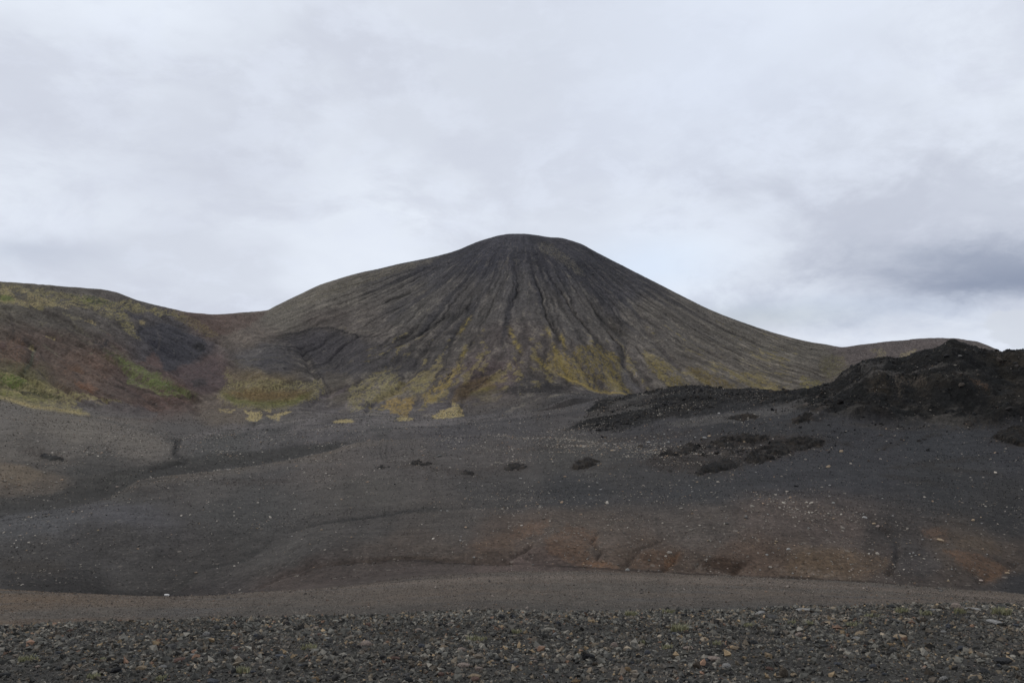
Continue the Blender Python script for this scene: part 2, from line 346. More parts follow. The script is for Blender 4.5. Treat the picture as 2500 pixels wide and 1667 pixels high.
runnel(H_((2352, 690), (2250, 740), (2150, 790)), 8, -.5); runnel(H_((1450, 430), (1640, 500), (1760, 600)), 12, -.6)
zg(1560, 1355, 60, 20, .35, ROW_VAL); zg(1750, 1370, 55, 18, .3, ROW_VAL); zg(1980, 1370, 90, 30, .5, ROW_VAL); zg(1350, 1335, 60, 28, .35, ROW_VAL)
zg(2330, 1370, 70, 35, .45, ROW_VAL); zg(1190, 1350, 60, 14, .25, ROW_VAL); zg(1000, 1370, 120, 10, .25, ROW_VAL)
runnel(G_((1270, 850), (1330, 835), (1500, 805), (1850, 790), (2350, 800)), 5, -.5); runnel(G_((1140, 920), (1300, 855), (1420, 840)), 5, -.3)
FOLD = G_((1280, 600), (1230, 680), (1130, 745), (920, 800), (780, 860), (540, 910))
zs(FOLD, 75, -.75, ROW_VAL, 14); zg(250, 1290, 190, 50, .8, ROW_VAL); zg(820, 1330, 120, 40, .35, ROW_VAL)
zs([(0, 1330), (200, 1360), (420, 1400)], 40, -.5, ROW_VAL, 10); zs(H_((100, 480), (500, 450), (900, 430), (1400, 430), (1700, 520)), 26, .35, ROW_VAL, 10)
zs(H_((0, 380), (500, 370), (1000, 330), (1600, 300)), 26, -.35, ROW_VAL, 12); zs([(0, 1035), (200, 1055), (420, 1090)], 12, .5, (15.2, 17), 8)
zs([(800, 1090), (1100, 1078), (1500, 1062)], 10, .35, (13, 17), 8)
# terrace ripple
tr = (slice(int(np.searchsorted(T, 4.5)), int(np.searchsorted(T, 9.2))), slice(0, NC))
D[tr] += .12*fbm(X[tr]/9, Y[tr]/9, 3, 51)*ss(4.5, 5.5, TT[tr])+.03*fbm(X[tr]/1.2, Y[tr]/1.2, 2, 52)
fg = (slice(0, int(np.searchsorted(T, 4.5))), slice(0, NC))
D[fg] += (.035*fbm(X[fg]/.9, Y[fg]/.9, 3, 55)+.012*fbm(X[fg]/.15, Y[fg]/.15, 2, 56))*ss(0, 1.5, R[fg])
Zf = Z+D

# ------------------------------------------------------------------ ground colours (material patches, plus some painted fold and hollow shade)
KA = 1.0
def S(r, g, b, k=None):
    k = KA if k is None else k
    return np.array(L(r, g, b, k), np.float32)
# broad tones of the ground material
tones = [  # x, y(elevation coordinate), rgb
 (0,720,(84,80,70)),(150,760,(78,74,68)),(100,850,(82,71,64)),(200,900,(88,73,64)),(330,940,(80,69,64)),(60,930,(84,80,56)),(300,760,(78,74,70)),(420,800,(70,68,69)),(440,850,(66,65,68)),
 (400,960,(84,68,62)),(500,790,(84,72,66)),(500,900,(82,70,68)),(600,820,(94,87,80)),(640,870,(76,74,74)),(640,930,(92,82,62)),(560,1000,(92,84,76)),(700,760,(100,96,88)),(800,720,(98,94,87)),(950,680,(86,83,79)),(1050,650,(70,69,71)),(1180,620,(60,60,66)),(1270,590,(62,62,67)),(1350,610,(62,61,65)),(1420,640,(60,60,64)),
 (1500,700,(68,67,69)),(1650,760,(96,92,86)),(1800,820,(95,91,84)),(1950,850,(98,94,86)),(1550,800,(94,90,85)),(1400,760,(86,83,80)),(1250,700,(80,78,77)),(1150,740,(86,83,80)),(1000,760,(88,85,81)),(900,780,(92,87,82)),(800,780,(86,80,75)),(780,850,(66,64,66)),(830,890,(68,66,66)),(950,880,(70,67,66)),(1080,850,(80,76,72)),(1250,850,(84,78,75)),(1200,910,(88,78,76)),(1350,900,(86,80,74)),
 (1500,900,(92,87,82)),(1700,900,(98,93,86)),(1900,920,(96,91,83)),(1330,945,(60,57,56)),(1300,985,(76,72,70)),(1000,960,(90,84,76)),(850,960,(92,86,78)),(1050,1010,(88,84,84)),(900,1020,(88,85,85)),(780,1000,(88,84,83)),
 (2100,860,(82,76,74)),(2250,850,(82,76,74)),(2400,860,(84,79,76)),(2080,910,(82,77,70)),
 (0,1010,(94,90,86)),(150,1040,(98,93,87)),(350,1080,(96,91,86)),(100,1090,(84,80,76)),(60,1170,(88,80,72)),(250,1150,(68,66,64)),(450,1060,(80,77,76)),(550,1090,(72,71,70)),(650,1060,(78,76,76)),(700,1100,(68,66,66)),(800,1060,(80,77,78)),(400,1180,(66,63,61)),(300,1200,(64,62,60)),
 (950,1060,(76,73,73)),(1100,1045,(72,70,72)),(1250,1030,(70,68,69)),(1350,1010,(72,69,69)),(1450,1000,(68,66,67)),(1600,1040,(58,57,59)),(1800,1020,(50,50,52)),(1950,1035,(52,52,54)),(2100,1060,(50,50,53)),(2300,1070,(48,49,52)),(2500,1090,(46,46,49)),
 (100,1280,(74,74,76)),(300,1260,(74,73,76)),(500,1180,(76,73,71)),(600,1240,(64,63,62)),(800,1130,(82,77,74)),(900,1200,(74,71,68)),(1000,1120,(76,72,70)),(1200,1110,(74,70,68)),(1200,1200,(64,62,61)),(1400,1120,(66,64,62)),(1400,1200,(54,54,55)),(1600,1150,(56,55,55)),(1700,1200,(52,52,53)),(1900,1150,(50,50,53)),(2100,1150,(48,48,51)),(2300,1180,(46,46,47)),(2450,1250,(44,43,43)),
 (100,1350,(60,58,57)),(300,1330,(62,60,59)),(500,1380,(60,57,56)),(700,1330,(62,60,59)),(900,1280,(66,63,61)),(1100,1260,(72,68,65)),(1000,1340,(74,67,62)),(1250,1300,(76,67,61)),(1400,1290,(81,73,67)),(1700,1290,(79,73,69)),(1900,1260,(80,72,68)),(2050,1300,(78,70,66)),(1600,1360,(78,68,61)),(1850,1370,(80,68,60)),(2000,1380,(84,73,63)),(2180,1300,(58,54,52)),(2200,1360,(66,60,57)),(2350,1330,(68,61,55)),(2450,1380,(66,58,52)),(2500,1420,(48,47,48)),
 (200,1420,(46,44,43)),(450,1430,(52,48,47)),(750,1420,(66,59,56)),(1000,1395,(68,61,58)),(1300,1392,(80,70,66)),
]
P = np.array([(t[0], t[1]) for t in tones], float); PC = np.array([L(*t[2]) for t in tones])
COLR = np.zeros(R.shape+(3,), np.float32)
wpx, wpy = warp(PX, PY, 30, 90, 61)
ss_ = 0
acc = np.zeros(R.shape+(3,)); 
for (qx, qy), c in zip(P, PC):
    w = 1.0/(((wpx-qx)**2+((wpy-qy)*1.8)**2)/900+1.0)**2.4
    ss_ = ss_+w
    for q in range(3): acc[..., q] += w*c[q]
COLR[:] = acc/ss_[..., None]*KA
del acc, wpx, wpy
# terrace and foreground
tri = (slice(int(np.searchsorted(T, 3.3)), int(np.searchsorted(T, 9.6))), slice(0, NC))
xt, yt = X[tri], Y[tri]
m1 = ss(-.25, .35, fbm(xt/14, yt/5, 4, 71)); m2 = ss(.1, .5, fbm(xt/7+3, yt/2.5, 4, 72)); m3 = np.exp(-((TT[tri]-8.0)/.35)**2)*ss(500, 800, PX[tri])
ct = S(85, 77, 70)*(1-m1)[..., None]+S(80, 75, 70)*m1[..., None]
ng = ss(6.9, 6.0, TT[tri]+.5*fbm(xt/6, yt/3, 4, 74))*ss(0, 600, PX[tri]); ct = ct*(1-.8*ng)[..., None]+S(62, 61, 59)*(.8*ng)[..., None]
ct = ct*(1-.5*m2)[..., None]+S(70, 70, 71)*(.5*m2)[..., None]
ct = ct*(1-.6*m3)[..., None]+S(106, 97, 90)*(.6*m3)[..., None]
lf = ss(500, 0, PX[tri])*.5*(1-m1); ct = ct*(1-lf)[..., None]+S(96, 78, 58)*lf[..., None]
wt = ss(9.6, 8.9, TT[tri])
COLR[tri] = COLR[tri]*(1-wt)[..., None]+ct*wt[..., None]
COLR[fg] = S(58, 57, 55)

phF = np.arctan2(X-8, 745-Y); rhF = np.hypot(X-8, 745-Y); onm = (PX > 830) & (PX < 1990) & (TT > 18.6)
HU = np.where(onm, phF*560+.25*PX, PX); HV = np.where(onm, rhF*.8, PY*1.7)
def lay(s, mask, c, op=1.0):
    m = np.clip(mask*op, 0, 1)[..., None].astype(np.float32); COLR[s] = COLR[s]*(1-m)+np.asarray(c, np.float32)*m
def ppoly(pts, c, soft=4, wa=10, ws=28, rows=ROW_HILL, op=1.0, holes=0.0, hs=9, seed=80, aniso=(1, 1)):
    s = bbox(pts, soft*2+wa*2, rows)
    if s is None: return
    px, py = warp(PX[s], PY[s], wa, ws, seed); px, py = warp(px, py, wa*.5, ws*.25, seed+5); px, py = warp(px, py, 7, 7, seed+6)
    m = poly(px, py, pts, soft)
    if holes:
        n = fbm(HU[s]/hs/aniso[0], HV[s]/hs/aniso[1], 4, seed+9, .8)+.4*pn(PX[s]/3.2, PY[s]/2.0, seed+2); q = (holes-.34)*.75; m = m*ss(q-.10, q+.14, n+.25*(m-.6))
    lay(s, m, c, op)
def pstroke(pts, w, c, op=1.0, wa=6, ws=25, rows=ROW_HILL, holes=0.0, seed=90):
    s = bbox(pts, w*3+wa*2, rows)
    if s is None: return
    px, py = warp(PX[s], PY[s], wa, ws, seed); d, t = sdist(px, py, pts)
    e = np.exp(-(d/w)**2)*(.5+.5*ss(0, .15, t)*ss(1, .85, t))
    if holes: q = (holes-.45)*.75; e = e*ss(q-.12, q+.12, fbm(PX[s]/8, PY[s]/6, 4, seed+9, .7))
    lay(s, e, c, op)
MOSS, MOSSB, MOSSD, OLIVE, GREEN = S(126, 119, 84), S(150, 137, 98), S(98, 91, 64), S(84, 79, 54), S(80, 94, 44)
RED, OCH, SCAR, DARK, PALE, BROWN = S(80, 66, 62), S(98, 76, 60), S(62, 61, 65), S(46, 45, 46), S(112, 106, 98), S(88, 74, 52)
# fan texture of the mountain face
cm = COLR[mt]
st = fbm(wph*40, rho/26, 5, 101, .7)+.25*fbm(wph*120, rho/16, 2, 107); st2 = fbm(xm/4.5, ym/4.5, 5, 102, .8); up = ss(15, 95, zt)
f = 1+mtn*(.50*st*(1-.45*up)+.42*st2)
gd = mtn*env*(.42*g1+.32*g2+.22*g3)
fan = mtn*ss(-.02, .30, fbm(wph*11, rho/260, 3, 141, .6)+.35*(ss(10, 95, zt)-.45)+.1*st)*ss(-8, 30, zt)*ss(900, 1060, pxm+.35*(900-PY[mt]))*ss(1900, 1600, pxm)
cm[:] = cm*(1-.62*fan)[..., None]+S(50, 50, 55)*(.62*fan)[..., None]
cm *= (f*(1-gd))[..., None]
rib = mtn*(1-.6*fan)*ss(.10, .36, st+.3*st2)*(1-np.clip(g1+g2, 0, 1))*ss(40, 110, rho)
cm[:] = cm*(1-.42*rib)[..., None]+S(124, 118, 106)*(.42*rib)[..., None]
# thin moss on the ribs, thick at the foot
low_ = ss(48, -4, zt+10*fbm(xm/40, ym/40, 2, 104))*ss(740, 900, pxm)*ss(1985, 1900, pxm)
mn = fbm(wph*34, rho/60, 4, 105, .7)+.55*fbm(xm/7, ym/7, 4, 106, .7)
mm = mtn*ss(.20, .06, .86-low_*.60-mn*1.15+.25*(g1+g2))*ss(18.95, 19.25, TT[mt])*(rho > 60)
cmo = S(128, 117, 76)*(1-ss(-.1, .4, st2))[..., None]+MOSSD*ss(-.1, .4, st2)[..., None]
cm[:] = cm*(1-.55*mm)[..., None]+cmo*(.55*mm)[..., None]
# left hill streaks
big_ = fbm(pxm/34+2, PY[mt]/20, 4, 115, .6); cm *= (1+(1-mtn)*.55*big_*ss(18.9, 19.4, TT[mt])*(pxm < 760))[..., None]
hk = fbm(uu/5, vv/42, 4, 111, .6); hk2 = fbm(pxm/6, PY[mt]/3.5, 4, 112, .65)
cm *= (1+(1-mtn)*(.42*hk+.34*hk2)*ss(18.9, 19.4, TT[mt]))[..., None]
COLR[mt] = cm
# left hill patches
ppoly(A_((0, 115), (300, 150), (560, 200), (840, 230), (1200, 280), (1560, 370), (1900, 440), (1780, 460), (1450, 400), (1180, 370), (1250, 470), (1360, 640), (1280, 640), (1120, 480), (900, 350), (600, 340), (380, 380), (160, 320), (0, 300)), MOSS, 3, 9, 30, op=.75, holes=.42, hs=10, aniso=(2.6, 1))
ppoly(A_((0, 120), (200, 170), (520, 290), (800, 340), (640, 350), (300, 340), (160, 330), (0, 300)), MOSSB, 3, 8, 25, op=.55, holes=.5, hs=10, seed=82, aniso=(3, 1))
ppoly(A_((640, 220), (900, 240), (1100, 300), (1000, 330), (760, 280)), GREEN, 3, 8, 25, op=.5, holes=.5, seed=83)
ppoly(A_((0, 230), (110, 250), (150, 280), (0, 290)), GREEN, 3, 6, 20, op=.7, seed=84)
ppoly(A_((90, 165), (200, 190), (270, 250), (220, 290), (160, 250)), SCAR, 3, 6, 20, op=.7, seed=85)
ppoly(A_((730, 430), (880, 460), (920, 490), (830, 490)), MOSSB, 3, 6, 18, op=.7, holes=.35, seed=86)
ppoly(A_((600, 400), (800, 440), (720, 480), (620, 440)), MOSS, 3, 6, 18, op=.5, holes=.5, seed=87)
ppoly(A_((340, 460), (440, 490), (420, 530)), MOSS, 2, 5, 18, op=.5, holes=.4, seed=88); ppoly(A_((440, 615), (520, 625), (520, 650), (450, 650)), MOSSB, 2, 4, 14, op=.7, seed=89)
ppoly(A_((1200, 400), (1370, 420), (1370, 460), (1290, 450)), SCAR, 3, 4, 14, op=.8); ppoly(A_((1340, 455), (1400, 470), (1380, 495), (1330, 490)), MOSSB, 2, 4, 14, op=.6)
ppoly(A_((1300, 520), (1560, 500), (1700, 530), (1960, 650), (1960, 760), (1780, 880), (1640, 930), (1580, 940), (1500, 800), (1420, 660), (1340, 620)), S(58, 58, 63), 4, 7, 25, op=.85, seed=91)
pstroke(A_((1340, 600), (1310, 550), (1400, 525)), 2.5, DARK, .8, 4); ppoly(A_((1850, 700), (1960, 700), (1960, 745), (1900, 755)), S(36, 36, 38), 2, 5, 12, op=.9)
pstroke(A_((1500, 560), (1540, 640), (1500, 760)), 3, S(88, 84, 80), .4, 5)
ppoly(A_((1340, 860), (1480, 790), (1560, 900), (1520, 930), (1380, 880)), S(92, 74, 68), 4, 6, 18, op=.6)
ppoly(A_((0, 640), (180, 600), (250, 680), (240, 900), (180, 950), (60, 880), (0, 860)), OCH, 7, 12, 25, op=.45, holes=.3, seed=92)
ppoly(A_((0, 680), (60, 680), (60, 720), (0, 720)), RED, 4, 6, 15, op=.9); ppoly(A_((150, 680), (250, 690), (240, 740), (150, 740)), RED, 4, 6, 15, op=.7)
ppoly(A_((300, 800), (560, 860), (760, 820), (1000, 1000), (1250, 1100), (1500, 1180), (1840, 1260), (1500, 1310), (1100, 1230), (760, 1150), (420, 1040), (280, 960)), S(80, 69, 61), 8, 14, 35, op=.5, holes=.15, hs=22, seed=93)
ppoly(A_((600, 900), (760, 900), (800, 960), (640, 960)), OCH, 8, 10, 20, op=.8, seed=94); ppoly(A_((720, 1060), (860, 1080), (920, 1140), (860, 1180), (760, 1130)), S(108, 80, 62), 7, 8, 16, op=.75, seed=95)
ppoly(A_((1080, 1000), (1500, 1180), (1850, 1200), (1830, 1280), (1700, 1310), (1500, 1290), (1100, 1130)), RED, 8, 8, 22, op=.4, holes=.15, hs=18, seed=96)
ppoly(A_((890, 660), (1040, 650), (1060, 700), (980, 740), (900, 700)), S(42, 42, 44), 4, 8, 12, op=.85, holes=.3, seed=97); ppoly(A_((1020, 590), (1080, 600), (1090, 640), (1030, 630)), RED, 3, 4, 12, op=.8)
pstroke(A_((290, 690), (330, 740), (300, 850), (240, 970)), 4, S(88, 92, 78), .7, 5); ppoly(A_((280, 690), (330, 710), (320, 760), (285, 740)), MOSSB, 2, 3, 10, op=.8)
pstroke(A_((1000, 780), (1120, 830), (1300, 920), (1500, 1040), (1700, 1130), (1850, 1185)), 9, GREEN, .5, 5, holes=.35); ppoly(A_((1120, 820), (1300, 900), (1500, 970), (1640, 1050), (1860, 1185), (1560, 1190), (1360, 1130), (1200, 1050), (1240, 980), (1130, 880)), S(92, 99, 60), 3, 9, 25, op=.8, holes=.36, seed=98, aniso=(2.2, 1))
ppoly(A_((1470, 1020), (1620, 1040), (1620, 1110), (1500, 1100), (1430, 1060)), S(86, 100, 52), 6, 8, 20, op=.55, holes=.15); pstroke(A_((1060, 960), (1200, 1060), (1400, 1160), (1700, 1195), (1860, 1195)), 2, S(48, 42, 36), .8, 3)
ppoly(A_((0, 940), (240, 1010), (560, 1130), (820, 1190), (1200, 1260), (1240, 1275), (1000, 1250), (780, 1225), (720, 1290), (860, 1375), (640, 1370), (300, 1310), (0, 1240)), MOSS, 3, 8, 30, rows=(17, KS), op=.8, holes=.34, hs=8, seed=99, aniso=(2.6, 1))
ppoly(A_((0, 960), (230, 1010), (330, 1060), (200, 1090), (0, 1090)), GREEN, 5, 9, 30, op=.8, holes=.3, hs=7, seed=100); ppoly(A_((100, 1110), (400, 1130), (620, 1200), (560, 1230), (300, 1200)), S(62, 64, 40), 4, 8, 24, op=.75, holes=.3, seed=101)
ppoly(A_((0, 1120), (260, 1200), (480, 1250), (300, 1250), (0, 1190)), S(102, 104, 56), 4, 8, 24, op=.6, holes=.3, seed=102); pstroke(A_((0, 1215), (300, 1300), (600, 1350), (850, 1378)), 4.5, MOSSB, .9, 3, rows=(16.5, KS)); ppoly(A_((880, 1245), (1020, 1280), (960, 1285)), MOSSB, 1.5, 4, 12, op=.8)
ppoly(A_((700, 1230), (1180, 1270), (1520, 1330), (1500, 1420), (900, 1400), (740, 1300)), S(80, 78, 78), 4, 6, 25, op=.6, rows=(16.5, 21))
ppoly([(440, 764), (600, 764), (655, 760), (600, 800), (540, 815), (480, 800)], S(82, 69, 63), 5, 8, 20, op=.7, seed=103); ppoly([(400, 745), (470, 770), (540, 818), (520, 825), (430, 780)], S(112, 102, 72), 3, 8, 22, op=.55, holes=.4, seed=104)
for a, b in (((660, 540), (750, 585)), ((560, 595), (600, 615)), ((860, 790), (890, 800)), ((640, 420), (760, 470)), ((700, 500), (900, 640)), ((1000, 470), (1180, 570)), ((940, 560), (1100, 640)), ((1060, 700), (1250, 800)), ((760, 640), (900, 700)), ((400, 700), (560, 790)), ((1220, 990), (1320, 1030)), ((860, 350), (1080, 450)), ((1030, 390), (1200, 470))):
    pstroke(A_((a[0], a[1]), (b[0], b[1])), 2.0, S(108, 103, 88), .6, 3, holes=.2, seed=int(a[0]))
for a, b, c in (((380, 370), (640, 470), (900, 660)), ((520, 480), (760, 640), (1000, 780)), ((200, 640), (300, 700), (420, 800)), ((900, 700), (1060, 800), (1160, 880)), ((560, 860), (700, 960), (820, 1100)), ((1100, 640), (1300, 780), (1420, 900)), ((1060, 1040), (1300, 1180), (1560, 1290)), ((300, 900), (380, 960), (460, 1050)), ((20, 330), (120, 480), (130, 640)), ((0, 1100), (200, 1130), (420, 1200))):
    pstroke(A_(a, b, c), 3.4, S(50, 45, 43), .6, 7, 18, holes=.15, seed=int(b[0]))  # dark strokes stand in for shade in the hill's gullies and hollows
# dome and scar
ppoly(B_((100, 880), (350, 780), (560, 760), (620, 870), (690, 980), (600, 1110), (440, 1140), (240, 1050)), S(74, 64, 64), 6, 9, 24, op=.8, seed=105); ppoly(B_((280, 1000), (440, 960), (470, 1040), (330, 1060)), DARK, 5, 8, 12, op=.7)
ppoly(B_((620, 900), (720, 850), (760, 980), (1100, 960), (1500, 1010), (1690, 980), (1700, 1100), (1640, 1190), (1420, 1250), (1300, 1310), (1000, 1300), (800, 1290), (560, 1200), (600, 1090), (690, 1000)), MOSS, 7, 14, 26, op=.75, holes=.42, hs=7, seed=106)
ppoly(B_((640, 1120), (1000, 1080), (1300, 1100), (1580, 1090), (1540, 1190), (1280, 1230), (900, 1230), (700, 1190)), S(90, 74, 46), 10, 9, 30, op=.8, seed=107); pstroke(B_((620, 1130), (760, 1220), (1100, 1245), (1400, 1215), (1560, 1130)), 8, S(84, 86, 48), .75, 5)
ppoly(B_((850, 1310), (1040, 1330), (1060, 1400), (960, 1440), (880, 1400), (900, 1360)), MOSSB, 1.5, 5, 14, rows=(17.5, 22), op=.85, holes=.12, hs=6); ppoly(B_((1080, 1370), (1380, 1310), (1320, 1350), (1220, 1370), (1250, 1430), (1180, 1410)), MOSSB, 1.5, 5, 14, rows=(17.5, 22), op=.85, holes=.12, hs=6)
ppoly(B_((560, 1290), (760, 1300), (700, 1340), (600, 1330)), MOSSB, 1.5, 5, 14, rows=(17.5, 22), op=.7, holes=.3); ppoly(B_((1040, 1290), (1150, 1300), (1120, 1330)), MOSSB, 1.5, 4, 12, rows=(17.5, 22), op=.8)
ppoly(B_((1100, 700), (1300, 740), (1450, 850), (1300, 930), (1080, 920), (1000, 820)), S(64, 63, 66), 12, 10, 30, op=.6)
ppoly(B_((1270, 520), (1560, 450), (1850, 450), (2080, 540), (2170, 640), (2178, 800), (2060, 960), (1720, 1000), (1600, 830), (1480, 660), (1380, 620)), S(62, 60, 62), 9, 12, 26, op=.65, seed=108)
ppoly(B_((1700, 900), (2000, 930), (1960, 1020), (1780, 1060), (1700, 980)), S(86, 80, 70), 7, 8, 20, op=.5)
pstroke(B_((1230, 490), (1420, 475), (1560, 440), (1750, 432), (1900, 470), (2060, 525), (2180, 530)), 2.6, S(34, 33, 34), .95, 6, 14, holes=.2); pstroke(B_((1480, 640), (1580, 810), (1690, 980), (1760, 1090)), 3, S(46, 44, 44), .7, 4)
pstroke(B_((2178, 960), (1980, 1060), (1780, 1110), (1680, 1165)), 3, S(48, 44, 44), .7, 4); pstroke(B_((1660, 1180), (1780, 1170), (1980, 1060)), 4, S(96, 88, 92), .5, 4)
pstroke(C_((560, 730), (640, 740), (760, 760)), 2.4, DARK, .8, 4); ppoly(C_((380, 740), (640, 730), (780, 780), (720, 880), (520, 880), (380, 820)), S(62, 60, 60), 6, 9, 22, op=.75)
pstroke([(640, 905), (560, 880), (700, 870)], 1, MOSS, .2)
# mountain foot patches
ppoly(C_((0, 1060), (200, 950), (330, 900), (500, 900), (560, 1040), (420, 1110), (120, 1290), (0, 1300)), MOSS, 5, 12, 22, op=.66, holes=0.41, hs=7, seed=120)
ppoly(C_((600, 1080), (700, 930), (860, 960), (800, 1100), (740, 1140)), MOSS, 5, 10, 20, op=.6, holes=0.41, hs=7, seed=121)
ppoly(C_((340, 1240), (480, 1160), (700, 1160), (660, 1280), (600, 1370), (440, 1290)), S(132, 114, 72), 3, 10, 20, op=.85, holes=.2, hs=7, seed=122); ppoly(C_((490, 1400), (540, 1350), (680, 1370), (640, 1410)), MOSSB, 1.5, 4, 12, rows=(17.5, 22), op=.85, holes=.12, hs=6)
ppoly(C_((740, 1160), (860, 1050), (960, 980), (1080, 850), (1170, 830), (1100, 980), (1010, 1100), (900, 1200), (800, 1230)), S(128, 112, 64), 3, 10, 20, op=.7, holes=0.38, hs=8, seed=123)
ppoly(C_((870, 1350), (960, 1300), (1080, 1250), (1090, 1180), (1170, 1230), (1210, 1350), (1080, 1380), (1000, 1370), (900, 1390)), MOSSB, 1.6, 6, 14, rows=(17.5, 22), op=.85, holes=.12, hs=6); ppoly(C_((0, 1390), (60, 1395), (10, 1420)), MOSSB, 1.5, 3, 8, rows=(17.5, 22), op=.9)
ppoly([(806, 1029), (830, 1024), (865, 1027), (840, 1031)], MOSSB, 1.2, 3, 10, rows=(17, 22), op=.9); ppoly(C_((1050, 1200), (1170, 1010), (1460, 900), (1470, 960), (1560, 1060), (1300, 1170), (1160, 1190)), BROWN, 5, 9, 22, op=.7, seed=124)
ppoly(C_((1250, 1130), (1400, 1050), (1540, 1040), (1400, 1150)), S(90, 84, 46), 4, 6, 18, op=.6); pstroke(C_((1460, 950), (1390, 1000), (1250, 1090)), 1.6, S(40, 34, 30), .85, 4); pstroke(C_((1700, 820), (1440, 960), (1120, 1060)), 1.8, S(50, 42, 38), .7, 4)
for sg in (C_((1230, 620), (1180, 760)), C_((1150, 800), (1160, 890)), C_((1680, 420), (1760, 600)), C_((1780, 600), (1800, 680)), C_((2080, 430), (2110, 540)), C_((2130, 600), (2230, 780)), C_((2220, 500), (2270, 640)), C_((1280, 310), (1160, 480)), C_((1960, 740), (2090, 860))):
    pstroke(sg, 5, S(134, 120, 66), .75, 6, 14, holes=.35)
ppoly(C_((1140, 1150), (1600, 1060), (1700, 1080), (1800, 1200), (1500, 1300), (1250, 1350), (1200, 1250)), S(78, 73, 70), 6, 8, 22, rows=(17, 21), op=.6)
ppoly(C_((1580, 1080), (1700, 1040), (1900, 1040), (2060, 1000), (2200, 1020), (2300, 1060), (2200, 1110), (1900, 1120), (1680, 1120)), S(44, 42, 42), 5, 9, 12, op=.8, holes=.2, seed=125)
ppoly(C_((1950, 740), (2100, 860), (2352, 1010), (2352, 840), (2220, 760), (2130, 640), (2060, 800), (1990, 720)), S(124, 110, 64), 3, 8, 18, op=.6, holes=0.41, hs=7, seed=126)
ppoly(D_((0, 300), (150, 380), (330, 560), (430, 650), (280, 640), (0, 490)), S(122, 108, 62), 3, 9, 20, op=.66, holes=0.46, hs=7, seed=127); ppoly(D_((160, 300), (330, 260), (520, 380), (520, 500), (600, 650), (440, 620), (300, 510), (160, 380)), S(110, 98, 54), 3, 9, 20, op=.66, holes=0.41, hs=7, seed=128)
ppoly(D_((690, 400), (860, 420), (960, 520), (1070, 600), (900, 610), (760, 500)), S(108, 97, 54), 3, 9, 18, op=.66, holes=0.41, hs=7, seed=129); ppoly(D_((1010, 440), (1130, 470), (1400, 590), (1480, 640), (1340, 630), (1180, 600), (1040, 500)), S(90, 78, 42), 3, 9, 18, op=.7, holes=0.31, hs=7, seed=130)
ppoly(D_((1330, 480), (1560, 510), (1800, 640), (1860, 670), (1640, 650), (1400, 560)), S(114, 103, 62), 3, 9, 18, op=.6, holes=0.48, hs=7, seed=131); ppoly(D_((1500, 460), (1640, 510), (1760, 640), (1700, 640), (1600, 560)), S(112, 102, 70), 3, 9, 18, op=.6, holes=.4, seed=132)
ppoly(D_((1900, 520), (2110, 590), (2000, 640), (1880, 620)), S(118, 110, 60), 3, 9, 16, op=.66, holes=0.46, hs=7, seed=133); pstroke(D_((0, 495), (220, 590), (360, 650), (600, 660)), 3, S(140, 124, 74), .8, 4, rows=(17.5, 24))
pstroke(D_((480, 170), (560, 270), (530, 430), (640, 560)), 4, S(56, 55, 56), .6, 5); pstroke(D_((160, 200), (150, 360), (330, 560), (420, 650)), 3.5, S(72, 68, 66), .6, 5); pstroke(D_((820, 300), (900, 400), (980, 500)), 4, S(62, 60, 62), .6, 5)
pstroke(D_((530, 430), (560, 560), (720, 650)), 9, S(92, 90, 90), .55, 6)
# summit screes
ppoly([(1310, 590), (1340, 592), (1390, 625), (1430, 670), (1420, 680), (1370, 640), (1320, 615)], S(100, 96, 84), 4, 7, 18, op=.6, holes=.45, hs=5, seed=134); ppoly([(1215, 640), (1245, 625), (1240, 650), (1220, 665)], S(90, 86, 80), 2, 5, 12, op=.6, holes=.4); ppoly([(1250, 632), (1270, 632), (1262, 650)], S(90, 86, 78), 2, 4, 10, op=.5, holes=.4)
ppoly([(650, 770), (760, 710), (880, 668), (1040, 634), (1110, 618), (900, 690), (760, 740)], S(98, 93, 80), 5, 9, 26, op=.55, holes=.35, seed=135, aniso=(3, 1)); ppoly([(925, 662), (960, 650), (1060, 630), (1050, 645), (960, 672)], S(96, 92, 84), 2, 5, 14, op=.6, holes=.5, hs=4)
# right far hill
ppoly(E_((1130, 320), (1180, 240), (1300, 200), (1420, 260), (1380, 300), (1250, 340)), S(130, 122, 94), 3, 7, 14, op=.75, holes=.42, hs=5, seed=136); ppoly(E_((870, 210), (980, 190), (1040, 240), (1000, 330), (930, 330), (940, 260)), S(118, 112, 84), 3, 7, 14, op=.6, holes=.45, hs=5, seed=137)
ppoly(E_((1530, 190), (1580, 195), (1570, 215)), S(120, 114, 92), 2, 3, 8, op=.6, holes=.3); ppoly(E_((1850, 140), (2150, 240), (2240, 275), (2100, 270), (1880, 210)), S(108, 103, 94), 3, 6, 14, op=.5, holes=.5, hs=4)
ppoly(E_((430, 260), (640, 250), (640, 400), (500, 500), (380, 380)), S(88, 84, 58), 8, 9, 20, op=.55, holes=.3)
